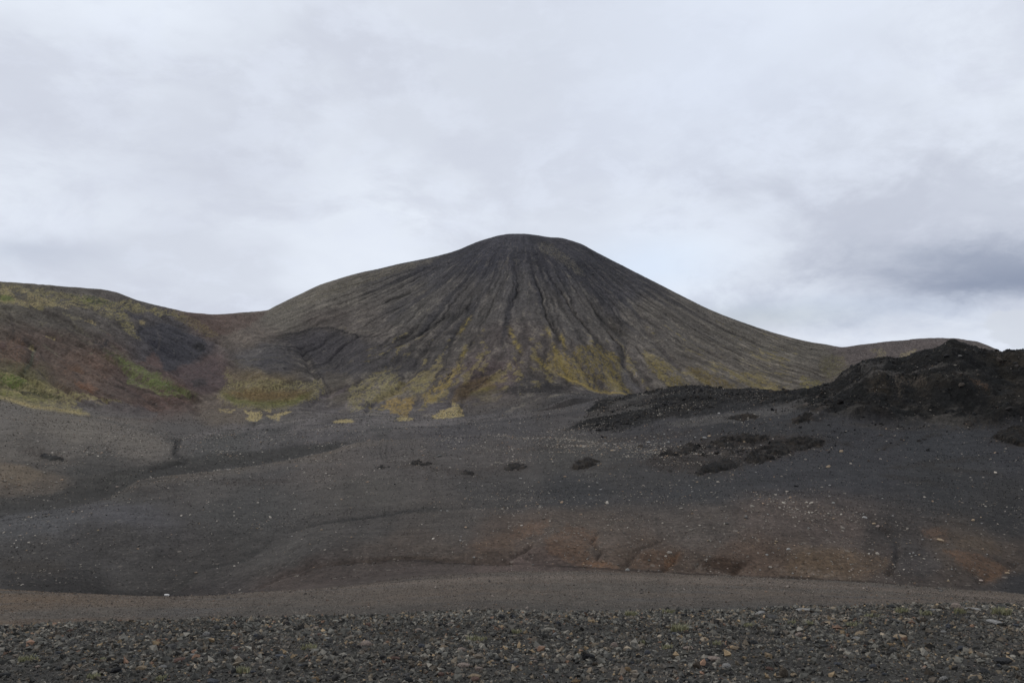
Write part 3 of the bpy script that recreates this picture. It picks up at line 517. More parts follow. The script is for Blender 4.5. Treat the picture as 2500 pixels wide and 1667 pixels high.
# valley: dark hollow, fans, dry runnels, painted fold shade
ppoly([(0, 1215), (120, 1205), (290, 1150), (480, 1110), (640, 1100), (790, 1085), (870, 1075), (800, 1103), (530, 1148), (345, 1170), (266, 1214), (130, 1247), (0, 1258)], S(56, 55, 53), 5, 8, 40, rows=(14.6, 17), op=.85, seed=140)
ppoly([(0, 1132), (70, 1135), (110, 1160), (60, 1180), (0, 1182)], S(98, 88, 76), 4, 6, 30, rows=(14.9, 17), op=.7); ppoly([(0, 1120), (150, 1135), (300, 1150), (180, 1165), (110, 1150)], S(64, 63, 62), 4, 5, 25, rows=(14.9, 17), op=.6)
pstroke([(0, 1010), (120, 1040), (260, 1070), (420, 1095)], 9, S(100, 95, 89), .5, 8, rows=(15, 18)); pstroke([(110, 1000), (250, 1025), (420, 1065)], 5, S(70, 68, 66), .5, 4, rows=(15, 19)); 
for pts, w, h in VL[:3]: pstroke(pts, w*1.1, S(44, 43, 42), .9, 7, 18, rows=ROW_VAL)
for pts, w, h in VL[3:12]: pstroke(pts, w*.45, S(42, 36, 32), .6, 7, 10, rows=ROW_VAL, holes=.3)
for pts, w, h in VL[12:]: pstroke(pts, w*.6, S(50, 42, 38), .6, 4, rows=ROW_VAL)
for a in ([(460, 1075), (560, 1040), (640, 1050)], [(700, 1060), (790, 1010), (860, 985)], [(760, 1055), (860, 1035), (960, 1020)], [(620, 1045), (760, 1020)], [(900, 1050), (1100, 1030), (1300, 1010)]):
    pstroke(a, 8, S(100, 96, 96), .65, 14, 30, rows=(16, 21), holes=.2)
pstroke([(560, 1070), (640, 1050), (700, 1052)], 5, S(54, 54, 53), .6, 6, rows=(16, 19)); pstroke([(800, 1075), (900, 1050), (1100, 1040), (1400, 1010), (1500, 985)], 3, S(56, 55, 56), .6, 8, rows=(15.5, 19)); pstroke([(1150, 1028), (1300, 1005), (1440, 972)], 2.5, S(50, 49, 49), .6, 5, rows=(15.5, 19.5))
pstroke([(930, 1070), (928, 1100), (935, 1128)], 2.2, S(46, 45, 43), .9, 3, rows=(12, 18)); pstroke([(946, 1070), (942, 1110), (944, 1130)], 2.0, S(46, 45, 43), .8, 3, rows=(12, 18)); ppoly([(900, 1040), (960, 1040), (945, 1075), (930, 1075)], S(62, 61, 60), 4, 6, 14, rows=(15, 19), op=.5)
pstroke([(340, 1168), (530, 1150), (800, 1106), (905, 1080)], 3, S(92, 85, 78), .55, 4, rows=(13, 14.05)); pstroke([(0, 1262), (266, 1218), (345, 1174), (531, 1153), (797, 1107)], 2, S(44, 42, 40), .7, 3, rows=(13.5, 14.3))
ppoly(G_((540, 915), (800, 860), (1130, 745), (1270, 625), (1080, 640), (860, 720), (560, 800), (380, 880)), S(54, 52, 50), 20, 14, 40, rows=ROW_VAL, op=.6, seed=180)  # shaded left side of the fold, painted darker into the ground colour
ppoly(G_((900, 830), (1150, 760), (1290, 640), (1600, 620), (1500, 720), (1200, 830)), S(78, 75, 72), 22, 14, 40, rows=ROW_VAL, op=.4, seed=181)  # right side of the same fold, shading painted in as a lighter tone
pstroke(H_((0, 370), (500, 365), (900, 350), (1300, 300)), 7, S(44, 44, 45), .6, 10, 50, rows=(11.5, 15)); pstroke(H_((100, 440), (400, 420), (900, 425), (1300, 410)), 4, S(64, 62, 62), .5, 8, 40, rows=(11.5, 14.5))
pstroke(G_((0, 590), (500, 560), (900, 600)), 10, S(60, 59, 60), .4, 10, 50, rows=(12, 14)); pstroke(G_((1300, 350), (1700, 335), (2352, 300)), 3, S(88, 84, 82), .5, 6, 40, rows=(13, 17)); pstroke(G_((1500, 300), (1900, 285), (2352, 262)), 3, S(54, 53, 54), .6, 6, 40, rows=(14, 18))
pstroke(G_((1000, 380), (1500, 300), (1700, 250), (2352, 232)), 2.6, S(50, 49, 49), .7, 5, 40, rows=(14, 18)); pstroke(H_((1000, 240), (1500, 270), (2000, 250), (2352, 280)), 9, S(56, 56, 58), .4, 12, 50, rows=(12, 16))
for a in ([(520, 1178), (720, 1170)], [(320, 1195), (380, 1200)], [(940, 1130), (1100, 1150), (1200, 1170)], [(1100, 1150), (1300, 1140)], [(1480, 1145), (1600, 1120)], [(1260, 1100), (1500, 1075), (1700, 1055)]):
    pstroke(a, 7, S(56, 50, 46), .6, 12, 20, rows=(12, 17), holes=.35)
pstroke([(1250, 1240), (1450, 1225), (1700, 1218), (2000, 1205)], 14, S(50, 50, 52), .5, 10, 60, rows=(11.5, 14)); pstroke([(1600, 1195), (1900, 1175), (2300, 1150)], 12, S(58, 58, 60), .35, 12, 60, rows=(11.5, 15.5))
pstroke([(1000, 1247), (1400, 1225)], 5, S(50, 49, 48), .5, 6, rows=(11, 14))
for a in (E_((1200, 1090), (900, 1180)), E_((1000, 1350), (1500, 1290)), E_((400, 1080), (700, 1120)), E_((1400, 1040), (1560, 1010)), E_((1400, 1300), (2000, 1240)), [(2150, 1160), (2320, 1185)], [(2250, 1140), (2450, 1160)]):
    pstroke(a, 6, S(40, 36, 32), .6, 12, 20, rows=(11.5, 16.2), holes=.3)
# ochre banks above the gully
ppoly(H_((0, 540), (180, 505), (140, 580), (0, 600)), OCH, 10, 10, 25, rows=(10, 14), op=.45, holes=.12, hs=14, seed=150); ppoly(H_((150, 600), (260, 530), (390, 560), (400, 610), (340, 640), (380, 690), (480, 725), (300, 720), (160, 670)), OCH, 10, 9, 25, rows=(10, 14), op=.5, holes=.12, hs=14, seed=151)
ppoly(H_((330, 700), (440, 705), (500, 735), (320, 730)), S(110, 82, 60), 5, 5, 15, rows=(10, 14), op=.45, holes=.15, hs=10); ppoly(H_((540, 700), (640, 660), (790, 650), (770, 700), (720, 735), (560, 735)), S(88, 68, 54), 6, 7, 16, rows=(10, 14), op=.45, holes=.15, hs=10); ppoly(H_((700, 690), (770, 660), (750, 700), (700, 725)), S(106, 78, 56), 4, 5, 10, rows=(10, 14), op=.45, holes=.15, hs=10)
ppoly(H_((860, 720), (960, 690), (1060, 710), (1030, 755), (880, 745)), S(60, 48, 40), 6, 6, 14, rows=(10, 14), op=.85); ppoly(H_((1300, 680), (1500, 640), (1740, 680), (1740, 740), (1640, 770), (1250, 750)), S(96, 80, 64), 14, 10, 28, rows=(10, 14), op=.5, holes=.12, hs=14)
ppoly(H_((1880, 545), (2000, 540), (2000, 620), (1900, 590)), OCH, 10, 9, 22, rows=(10, 14), op=.45, holes=.12, hs=14); ppoly(H_((1960, 650), (2150, 670), (2300, 730), (2200, 790), (2050, 730)), S(100, 76, 58), 9, 10, 22, rows=(10, 14), op=.5, holes=.12, hs=14); ppoly(H_((2000, 570), (2200, 590), (2250, 660), (2060, 650)), S(84, 72, 60), 12, 9, 22, rows=(10, 14), op=.5)
ppoly(G_((1600, 800), (1900, 770), (2352, 740), (2352, 800), (1900, 790), (1450, 815)), S(76, 66, 58), 7, 7, 20, rows=(9.5, 13), op=.5, holes=.1, hs=14); ppoly(G_((2150, 720), (2352, 640), (2352, 740), (2200, 760)), S(84, 68, 56), 14, 9, 25, rows=(10, 14), op=.5)
ppoly(G_((1150, 920), (1330, 850), (1800, 830), (2352, 850), (1700, 900)), S(70, 62, 58), 8, 6, 25, rows=(8.2, 11.5), op=.4)
ppoly(G_((0, 760), (300, 780), (300, 840), (100, 850), (0, 820)), S(46, 41, 36), 16, 10, 25, rows=(9.9, 13.5), op=.65); ppoly(G_((0, 840), (500, 870), (900, 880), (760, 935), (400, 940), (0, 915)), S(38, 36, 35), 12, 8, 30, rows=(9.9, 13), op=.75)
pstroke(H_((0, 708), (540, 740), (900, 758), (1300, 775), (1700, 800), (2352, 858)), 2.6, S(40, 34, 31), .8, 3, 20, rows=(9.2, 11.2)); pstroke(G_((1250, 870), (1500, 812), (1850, 795), (2352, 803)), 2.6, S(40, 34, 31), .75, 3, 20, rows=(9.2, 11.2))
ppoly(H_((1750, 560), (1900, 640), (1980, 730), (1900, 780), (1760, 740), (1740, 640)), S(62, 60, 60), 10, 9, 22, rows=(10, 14), op=.55)
for a in (H_((900, 740), (1050, 770), (1250, 785)), H_((1300, 745), (1500, 775)), H_((560, 690), (600, 720)), H_((820, 700), (900, 740)), H_((1200, 720), (1260, 760))):
    pstroke(a, 6, S(112, 104, 98), .5, 8, 10, rows=(8.5, 13), holes=.5)
# lava ridge colours
cr = COLR[rr]; ln = fbm(x_/12, y_/18, 4, 160, .6); ln2 = fbm(x_/2.5, y_/2.5, 3, 161, .6)
lav = S(27, 27, 27)*(1-ss(-.1, .5, ln))[..., None]+S(46, 42, 37)*ss(-.1, .5, ln)[..., None]
lav = lav*(1+.5*ln2)[..., None]
sandy = ss(.02, .16, fbm(x_/26, y_/9, 5, 163, .65)-.38*(rel-.2)+.16*ss(2050, 1900, PX[rr]))*ss(2440, 2300, PX[rr])*ss(17.05, 16.8, TT[rr]+.1*fbm(x_/8, y_/8, 2, 169))
lav = lav*(1-.75*sandy)[..., None]+S(78, 75, 72)*(.75*sandy)[..., None]
wr = ridm[..., None]; COLR[rr] = cr*(1-wr)+lav*wr
ppoly(D_((50, 942), (200, 900), (330, 868), (600, 815), (760, 795), (870, 850), (700, 905), (500, 955), (300, 948)), S(29, 28, 28), 4, 9, 18, rows=(15.6, 18.4), op=.9, holes=.04, hs=9)
ppoly(D_((430, 745), (560, 690), (640, 650), (830, 650), (960, 600), (1100, 595), (1250, 612), (1400, 632), (1740, 675), (1900, 690), (1800, 740), (1400, 790), (1000, 850), (800, 835), (700, 790), (820, 745), (600, 740)), S(29, 28, 28), 4, 9, 18, rows=(15.9, 18.4), op=.85, holes=.06, hs=9)
ppoly(E_((60, 680), (560, 560), (900, 340), (1050, 340), (1300, 320), (1700, 180), (2150, 290), (1700, 360), (1300, 460), (1000, 560), (500, 700), (200, 740)), S(28, 28, 28), 4, 10, 18, rows=(15.9, 18.4), op=.75, holes=.08, hs=10)
ppoly(D_((380, 775), (640, 690), (860, 640), (760, 700), (560, 740), (480, 795)), S(74, 72, 71), 3, 7, 16, rows=(15.9, 18.4), op=.75, holes=.1, hs=8)
ppoly(D_((140, 860), (420, 790), (620, 770), (760, 780), (560, 825), (330, 850), (220, 885)), S(80, 78, 77), 3, 7, 16, rows=(15.9, 18.4), op=.85, holes=.1, hs=8)
ppoly(D_((850, 900), (1000, 855), (1400, 800), (1750, 755), (1950, 730), (1800, 820), (1300, 890), (1000, 930)), S(76, 74, 73), 4, 8, 18, rows=(15.5, 18), op=.85, holes=.08, hs=9)
ppoly(D_((930, 690), (1000, 680), (1120, 700), (1250, 700), (1100, 715)), S(60, 60, 60), 2, 4, 12, rows=ROW_RIDGE, op=.7)
ppoly(E_((1700, 560), (1900, 570), (2060, 660), (2000, 700), (1850, 650)), S(92, 74, 60), 7, 10, 16, rows=ROW_RIDGE, op=.6, holes=.4, seed=165); ppoly(E_((900, 540), (1050, 560), (1050, 700), (900, 760), (850, 640)), S(56, 50, 42), 8, 9, 16, rows=ROW_RIDGE, op=.6, holes=.3)
ppoly(E_((1100, 560), (1420, 560), (1450, 620), (1200, 640), (1180, 760), (1120, 700)), S(84, 77, 70), 6, 9, 14, rows=ROW_RIDGE, op=.6, holes=.35, seed=166); pstroke(E_((500, 680), (800, 620), (1100, 560), (1350, 470), (1750, 370)), 5, S(84, 81, 79), .75, 7, rows=ROW_RIDGE, holes=.2)
pstroke(D_((0, 760), (400, 690), (640, 700)), 3, S(60, 58, 58), .3, 5, rows=(16, 19)); pstroke(D_((970, 860), (1400, 800), (1750, 770)), 3, S(72, 70, 70), .6, 4, rows=(15.5, 18)); pstroke(D_((200, 850), (500, 790), (800, 690)), 5, S(70, 66, 64), .6, 6, rows=(15.5, 18), holes=.2)
pstroke(E_((600, 920), (1100, 960), (1700, 960), (2200, 940)), 7, S(60, 54, 48), .4, 9, rows=(15.5, 17), holes=.3); ppoly(E_((1280, 820), (1450, 800), (1440, 850), (1300, 840)), S(74, 70, 66), 4, 6, 12, rows=ROW_RIDGE, op=.5, holes=.3)
ppoly(E_((780, 420), (1040, 380), (1000, 450), (800, 470)), S(76, 74, 73), 4, 6, 14, rows=ROW_RIDGE, op=.8); ppoly(E_((1760, 262), (1800, 262), (1800, 274), (1760, 274)), S(96, 90, 84), 1.5, 2, 6, rows=ROW_RIDGE, op=.8)
for q_ in (H_((600, 250), (680, 180), (850, 145), (1000, 112), (1200, 115), (1440, 130), (1430, 170), (1200, 235), (1000, 285), (880, 300), (720, 285)), H_((255, 275), (340, 222), (410, 240), (370, 270)), H_((-45, 272), (20, 244), (75, 260), (30, 282)), G_((1860, 358), (1900, 330), (2000, 320), (1990, 345)), G_((90, 285), (150, 265), (240, 290), (320, 335), (220, 340)), H_((2190, 140), (2260, 92), (2420, 60), (2420, 190), (2280, 160)), H_((1250, 70), (1310, 30), (1460, -5), (1430, 40), (1340, 65))):
    ppoly(q_, S(52, 45, 40), 14, 20, 18, rows=(12, 17.5), op=.8, holes=.22, hs=9, seed=190)
sv = (slice(int(np.searchsorted(T, 13.4)), int(np.searchsorted(T, 15.6))), slice(0, NC)); tv, xv_ = TT[sv], PX[sv]; nv_ = fbm(X[sv]/6, Y[sv]/6, 3, 185)
lay(sv, ss(13.6, 13.95, tv)*(tv < 14.05)*ss(200, 420, xv_)*ss(1150, 850, xv_)*(.7+.6*nv_), S(94, 87, 80), .6)
lay(sv, (tv >= 14.05)*ss(15.6, 15.1, tv)*ss(1000, 800, xv_)*(.8+.5*nv_), S(52, 51, 50), .65)
ppoly(H_((600, 265), (640, 200), (760, 165), (900, 145), (1000, 112), (1180, 118), (1300, 128), (1430, 132), (1425, 168), (1220, 225), (1060, 255), (920, 298), (800, 270), (700, 285)), S(36, 31, 27), 6, 16, 20, rows=(12, 17.5), op=.8, holes=.40, hs=12, seed=195, aniso=(2, 1))
# general mottling of every ground
mo = 1+.22*fbm(X/(.04*R+.5), Y/(.08*R+.5), 4, 171, .65)+.10*fbm(X/(.006*R+.1), Y/(.03*R+.1), 3, 175, .6)
wt_ = ss(18.6, 19.4, TT)[..., None]
COLR *= mo[..., None]*(np.array([.885, .85, .79], np.float32)*(1-wt_)+np.array([.93, .885, .85], np.float32)*wt_)
COLR = np.clip(COLR, .004, .8)

# ------------------------------------------------------------------ materials
def ground_mat(name, ns, bump, speck=None, bstr=.6, sat=.06, fine=1.0):
    m = bpy.data.materials.new(name); m.use_nodes = True; n = m.node_tree; n.nodes.clear()
    o = nd(n, 'ShaderNodeOutputMaterial'); p = nd(n, 'ShaderNodeBsdfPrincipled'); n.links.new(p.outputs[0], o.inputs[0])
    p.inputs['Roughness'].default_value = .95; p.inputs['Specular IOR Level'].default_value = .15
    at = nd(n, 'ShaderNodeAttribute'); at.attribute_name = 'Col'
    g = nd(n, 'ShaderNodeTexCoord'); co = g.outputs['Object']
    def noise(scale, det, rough):
        t = nd(n, 'ShaderNodeTexNoise'); t.inputs['Scale'].default_value = scale; t.inputs['Detail'].default_value = det; t.inputs['Roughness'].default_value = rough
        n.links.new(co, t.inputs['Vector']); return t
    a = noise(ns, 9, .72); b = noise(ns*7, 5, .7)
    f1 = mrange(n, a.outputs[0], .28, .72, .62, 1.42, False); f2 = mrange(n, b.outputs[0], .3, .7, .72, 1.30, False)
    d_ = noise(fine, 4, .75); f3 = mrange(n, d_.outputs[0], .3, .7, .55, 1.5, False)
    ff = mth(n, 'MULTIPLY', mth(n, 'MULTIPLY', f1, f2), f3)
    cb = nd(n, 'ShaderNodeCombineColor'); [n.links.new(ff, cb.inputs[i]) for i in range(3)]
    c = mixc(n, 1.0, at.outputs['Color'], cb.outputs[0], 'MULTIPLY')
    c = mixc(n, sat, c, mixc(n, 1.0, c, b.outputs[1], 'MULTIPLY'))
    if speck:
        for sc_, thr, col, op in speck:
            v = nd(n, 'ShaderNodeTexVoronoi'); v.inputs['Scale'].default_value = sc_; n.links.new(co, v.inputs['Vector'])
            sp = nd(n, 'ShaderNodeSeparateColor'); n.links.new(v.outputs['Color'], sp.inputs[0])
            rad = mrange(n, sp.outputs[0], thr, 1.0, 0.0, .42, False)
            k = mrange(n, mth(n, 'SUBTRACT', rad, v.outputs['Distance']), 0.0, .08)
            k = mth(n, 'MULTIPLY', k, mth(n, 'MULTIPLY', mth(n, 'ADD', mth(n, 'MULTIPLY', sp.outputs[1], .6), .4), op))
            c = mixc(n, k, c, L(*col)+(1,))
    n.links.new(c, p.inputs['Base Color'])
    bn = nd(n, 'ShaderNodeBump'); bn.inputs['Distance'].default_value = bump; bn.inputs['Strength'].default_value = bstr
    n.links.new(mth(n, 'ADD', mth(n, 'ADD', a.outputs[0], mth(n, 'MULTIPLY', b.outputs[0], .4)), mth(n, 'MULTIPLY', d_.outputs[0], .25)), bn.inputs['Height']); n.links.new(bn.outputs[0], p.inputs['Normal'])
    return m
M_fore = ground_mat('gravel bed', 8, .02, [(60, .35, (104, 101, 95), .75), (75, .4, (30, 29, 28), .8)], fine=55)
M_terr = ground_mat('brown pebble ground', 1.6, .05, [(9, .55, (128, 118, 108), .75), (22, .5, (120, 108, 96), .6), (11, .8, (52, 49, 46), .5)], fine=14)
M_val = ground_mat('black sand and cinders', .35, .3, [(3.2, .80, (118, 110, 102), .7), (1.6, .93, (120, 112, 102), .6), (2.6, .8, (36, 34, 33), .5)], fine=3.2)
M_mt = ground_mat('scree slope', .09, 1.2, [(.55, .80, (112, 106, 96), .5), (.9, .75, (48, 46, 46), .45)], fine=.75)
M_lava = ground_mat('rough lava', .16, 1.6, [(.9, .86, (88, 82, 74), .45), (1.4, .7, (22, 21, 21), .6)], .9, fine=1.2)
M_plain = ground_mat('far plain', .01, 1.0)

def rock_mat(name, rgb=None, ns=14, spread=.25, bump=.01):
    m = bpy.data.materials.new(name); m.use_nodes = True; n = m.node_tree; n.nodes.clear()
    o = nd(n, 'ShaderNodeOutputMaterial'); p = nd(n, 'ShaderNodeBsdfPrincipled'); n.links.new(p.outputs[0], o.inputs[0])
    p.inputs['Roughness'].default_value = .88; p.inputs['Specular IOR Level'].default_value = .25
    g = nd(n, 'ShaderNodeTexCoord')
    t = nd(n, 'ShaderNodeTexNoise'); t.inputs['Scale'].default_value = ns; t.inputs['Detail'].default_value = 8; t.inputs['Roughness'].default_value = .7
    n.links.new(g.outputs['Object'], t.inputs['Vector'])
    if rgb is None:
        at = nd(n, 'ShaderNodeAttribute'); at.attribute_name = 'Col'; c = at.outputs['Color']
    else:
        oi = nd(n, 'ShaderNodeObjectInfo'); k = mrange(n, oi.outputs['Random'], 0, 1, 1-spread, 1+spread, False)
        cb = nd(n, 'ShaderNodeCombineColor'); [n.links.new(k, cb.inputs[i]) for i in range(3)]
        c = mixc(n, 1.0, L(*rgb)+(1,), cb.outputs[0], 'MULTIPLY')
    f = mrange(n, t.outputs[0], .3, .7, .6, 1.4, False); cb2 = nd(n, 'ShaderNodeCombineColor'); [n.links.new(f, cb2.inputs[i]) for i in range(3)]
    c = mixc(n, 1.0, c, cb2.outputs[0], 'MULTIPLY')
    n.links.new(c, p.inputs['Base Color'])
    bn = nd(n, 'ShaderNodeBump'); bn.inputs['Distance'].default_value = bump; bn.inputs['Strength'].default_value = .8
    n.links.new(t.outputs[0], bn.inputs['Height']); n.links.new(bn.outputs[0], p.inputs['Normal'])
    return m

# ------------------------------------------------------------------ meshes
def tag(o, label, cat, group=None, kind=None):
    o['label'] = label; o['category'] = cat
    if group: o['group'] = group
    if kind: o['kind'] = kind
def mesh_np(name, V, FQ, C=None, mat=None, smooth=True, k=4):
    me = bpy.data.meshes.new(name); nv, nf = len(V), len(FQ)
    me.vertices.add(nv); me.vertices.foreach_set('co', np.ascontiguousarray(V, np.float32).ravel())
    me.loops.add(nf*k); me.loops.foreach_set('vertex_index', np.ascontiguousarray(FQ, np.int32).ravel())
    me.polygons.add(nf); me.polygons.foreach_set('loop_start', np.arange(0, nf*k, k, dtype=np.int32)); me.polygons.foreach_set('loop_total', np.full(nf, k, np.int32))
    me.polygons.foreach_set('use_smooth', np.full(nf, smooth, bool))
    if C is not None:
        a = me.attributes.new('Col', 'FLOAT_COLOR', 'POINT'); a.data.foreach_set('color', np.concatenate([C, np.ones((nv, 1))], 1).astype(np.float32).ravel())
    if mat: me.materials.append(mat)
    me.update(calc_edges=True); return me
def link(name, me, parent=None):
    o = bpy.data.objects.new(name, me); COL.objects.link(o); o.parent = parent; return o
VX = np.stack([X, Y, Zf+CAMZ], -1)
idx = np.arange(NR*NC).reshape(NR, NC)
Q = np.stack([idx[:-1, :-1], idx[:-1, 1:], idx[1:, 1:], idx[1:, :-1]], -1)      # (NR-1,NC-1,4)
wrap = np.stack([idx[:-1, -1], idx[:-1, 0], idx[1:, 0], idx[1:, -1]], -1)[:, None, :]
Q = np.concatenate([Q, wrap], 1)
Tm = (T[:-1]+T[1:])/2; Tq = np.broadcast_to(Tm[:, None], Q.shape[:2])
PXq = PX[:-1]; PYq = PY[:-1]
lab = np.full(Q.shape[:2], 2)
lab[Tq < 4.5] = 0; lab[(Tq >= 4.5) & (Tq < 9.0)] = 1
rm = np.zeros(R.shape, bool); rm[rr] = ridm > .5; lab[(rm[:-1]) & (Tq > 15.9) & (Tq < 18.6)] = 3
hl = (Tq >= 19) & (Tq < KS+2)
lab[hl] = 4
lb = np.interp(PYq, [700, 760, 800, 830, 905, 960, 1010], [650, 652, 560, 535, 405, 440, 480]); lab[hl & (PXq < lb)] = 5
rb = np.interp(PYq, [800, 845, 905, 960], [2080, 2073, 2018, 2008]); lab[hl & (PXq > rb)] = 6
lab[Tq >= KS+2] = 7
parts = [('gravel_ground', M_fore, 'dark gravelly crest of ground in the foreground', 'gravel ground'), ('terrace', M_terr, 'brown pebble terrace beyond the foreground gravel', 'terrace'),
 ('valley_floor', M_val, 'black and brown cinder valley floor below the mountain', 'valley'), ('lava_ridge', M_lava, 'rugged black lava ridge rising at the right', 'ridge'),
 ('mountain', M_mt, 'dark rounded volcanic cone with fanning gullies and mossy foot', 'mountain'), ('hill', M_mt, 'mossy red and black hill at the left', 'hill'),
 ('hill', M_mt, 'low smooth brown hill behind the black ridge at the right', 'hill'), ('plain', M_plain, 'flat land out to the horizon behind the mountain', 'plain')]
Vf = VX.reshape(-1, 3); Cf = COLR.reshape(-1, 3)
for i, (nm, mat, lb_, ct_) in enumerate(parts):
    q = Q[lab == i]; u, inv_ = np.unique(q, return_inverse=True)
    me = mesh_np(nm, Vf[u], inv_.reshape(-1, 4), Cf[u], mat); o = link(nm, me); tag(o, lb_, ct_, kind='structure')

# projected rows of the finished land, for finding where a stone stands
RC = R*cosc[None, :]
PYf = HZ-F*Zf/np.maximum(RC, .3)
def locate(px, py, rows=(0, 25)):
    c = int(np.argmin(np.abs(np.where(np.abs(AZ) < .78, XC, 1e9)-px))); r0 = int(np.searchsorted(T, rows[0])); r1 = int(np.searchsorted(T, rows[1]))
    col = PYf[r0:r1, c]; k = np.where(col <= py)[0]; r = r0+(k[0] if len(k) else int(np.argmin(col)))
    f = (px-XC[c])/1.9; return Vector((VX[r, c, 0]+f*1.9*RC[r, c]/F, VX[r, c, 1], VX[r, c, 2])), RC[r, c]
def ground_rand(n, rows, wfun=None, cols=(-200, 2700), wide=.78):
    r0, r1 = int(np.searchsorted(T, rows[0])), int(np.searchsorted(T, rows[1])); c = np.where((XC > cols[0]) & (XC < cols[1]) & (np.abs(AZ) < wide))[0]
    sl = (slice(r0, r1), slice(c[0], c[-1]))
    dR = np.diff(R, axis=0)[r0:r1, c[0]:c[-1]]; w = dR*R[sl]*np.diff(AZ)[c[0]:c[-1]][None, :]
    if wfun is not None: w = w*wfun(PX[sl], PY[sl], X[sl], Y[sl], R[sl])
    w = np.clip(w, 0, None).ravel(); cum = np.cumsum(w); cum /= cum[-1]
    k = np.searchsorted(cum, rng.random(n)); nr, ncx = dR.shape; r = r0+k//ncx; cc_ = c[0]+k % ncx; k = None
    a, b = rng.random(n)[:, None], rng.random(n)[:, None]
    p = (VX[r, cc_]*(1-a)+VX[r+1, cc_]*a)*(1-b)+(VX[r, cc_+1]*(1-a)+VX[r+1, cc_+1]*a)*b
    return p, r, cc_

# stone shapes
def stone_shape(sub, seed, cuts=7, rough=.06, flatz=.7, elong=1.3):
    r_ = np.random.default_rng(seed); bm = bmesh.new(); bmesh.ops.create_icosphere(bm, subdivisions=sub, radius=1.0)
    v = np.array([q.co[:] for q in bm.verts]); f = np.array([[q.index for q in p.verts] for p in bm.faces]); bm.free()
    for _ in range(cuts):
        n = r_.normal(size=3); n /= np.linalg.norm(n); d = r_.uniform(.55, .85); e = v@n-d; v = v-np.clip(e, 0, None)[:, None]*n
    v = v*(1+r_.normal(size=(len(v), 1))*rough); v = v*np.array([elong*r_.uniform(.85, 1.15), 1.0, flatz*r_.uniform(.8, 1.2)])
    v /= np.abs(v[:, 0]).max(); return v.astype(np.float32), f
LOW = [stone_shape(1, 100+i, 3+i % 4, .20, .7, 1.2+.06*(i % 7)) for i in range(18)]
HIGH = [stone_shape(2, 200+i, 8, .035) for i in range(14)]
FLAT = [stone_shape(2, 300+i, 7, .03, .35, 1.5) for i in range(5)]
def tiny(seed):
    r_ = np.random.default_rng(seed); v = np.array([(1, 0, 0), (-1, 0, 0), (0, 1, 0), (0, -1, 0), (0, 0, .8), (0, 0, -.8)], np.float32)*(1+r_.normal(size=(6, 1))*.25); v = v+r_.normal(size=(6, 3))*.15
    return v.astype(np.float32), np.array([(0, 2, 4), (2, 1, 4), (1, 3, 4), (3, 0, 4), (2, 0, 5), (1, 2, 5), (3, 1, 5), (0, 3, 5)])
TINY = [tiny(i) for i in range(10)]
def stone_field(name, pts, size, cols, shapes, mat, sink=.25, tiltmax=.7):
    VV, FF, CC = [], [], []; off = 0; n = len(pts); which = rng.integers(0, len(shapes), n)
    for s_, (v, f) in enumerate(shapes):
        k = np.where(which == s_)[0]; m = len(k)
        if m == 0: continue
        a = rng.random(m)*6.283; t = rng.normal(size=m)*tiltmax; t2 = rng.normal(size=m)*tiltmax
        c, s = np.cos(a), np.sin(a); ct_, st_ = np.cos(t), np.sin(t); cu, su = np.cos(t2), np.sin(t2)
        x, y, z = v[None, :, 0], v[None, :, 1], v[None, :, 2]
        y1 = y*ct_[:, None]-z*st_[:, None]; z1 = y*st_[:, None]+z*ct_[:, None]
        x2 = x*cu[:, None]+z1*su[:, None]; z2 = -x*su[:, None]+z1*cu[:, None]
        xx = x2*c[:, None]-y1*s[:, None]; yy = x2*s[:, None]+y1*c[:, None]
        sz = size[k][:, None]; w = np.stack([xx*sz, yy*sz, z2*sz+sz*(.62-sink)*.5], -1)+pts[k][:, None, :]
        VV.append(w.reshape(-1, 3)); FF.append((f[None]+(np.arange(m)*len(v))[:, None, None]+off).reshape(-1, 3)); off += m*len(v)
        CC.append(np.repeat(cols[k], len(v), 0))
    me = mesh_np(name, np.concatenate(VV), np.concatenate(FF), np.concatenate(CC), mat, False, 3); return link(name, me)
M_stone = rock_mat('loose stones', None, 60, bump=.004)
M_stone2 = rock_mat('scattered rocks', None, 3, bump=.05)
def pick(n, table, jit=.18):
    p = np.array([t[0] for t in table]); c = np.array([L(*t[1]) for t in table]); k = rng.choice(len(table), n, p=p/p.sum())
    return c[k]*(1+rng.normal(size=(n, 1))*jit).clip(.5, 1.6)
gtab = [(.30, (68, 68, 66)), (.28, (88, 87, 83)), (.14, (114, 111, 105)), (.12, (84, 78, 71)), (.06, (116, 107, 95)), (.04, (130, 114, 92)), (.02, (112, 90, 76)), (.10, (40, 39, 38))]
# foreground gravel
n = 330000; p, r_i, c_i = ground_rand(n, (1.7, 4.1), lambda px, py, x, y, r: np.clip(1.1-.5*ss(9.2, 11.5, r), 0, 1)*(.8+.5*fbm(x/.8, y/.8, 2, 201))*np.where((px < -150) | (px > 2650), .55, 1.0), (-1e9, 1e9), 1.45)
patch = fbm(p[:, 0]/1.3, p[:, 1]/.8, 3, 203)
size = np.exp(rng.normal(size=n)*.60)*.0077*(1+.5*patch); size = np.clip(size, .0045, .034)
cl = pick(n, gtab, .3)*(1+.5*patch[:, None])*np.array([1.0, .96, .88]); tanp = (fbm(p[:, 0]/.9+5, p[:, 1]/.6, 3, 205) > .28) & (rng.random(n) < .4); cl[tanp] = cl[tanp]*.6+np.array(L(122, 111, 99))*.4
o = stone_field('gravel', p, size, cl, LOW[:5]+TINY+TINY+TINY, M_stone); tag(o, 'loose dark grey gravel covering the foreground crest', 'gravel', kind='stuff')
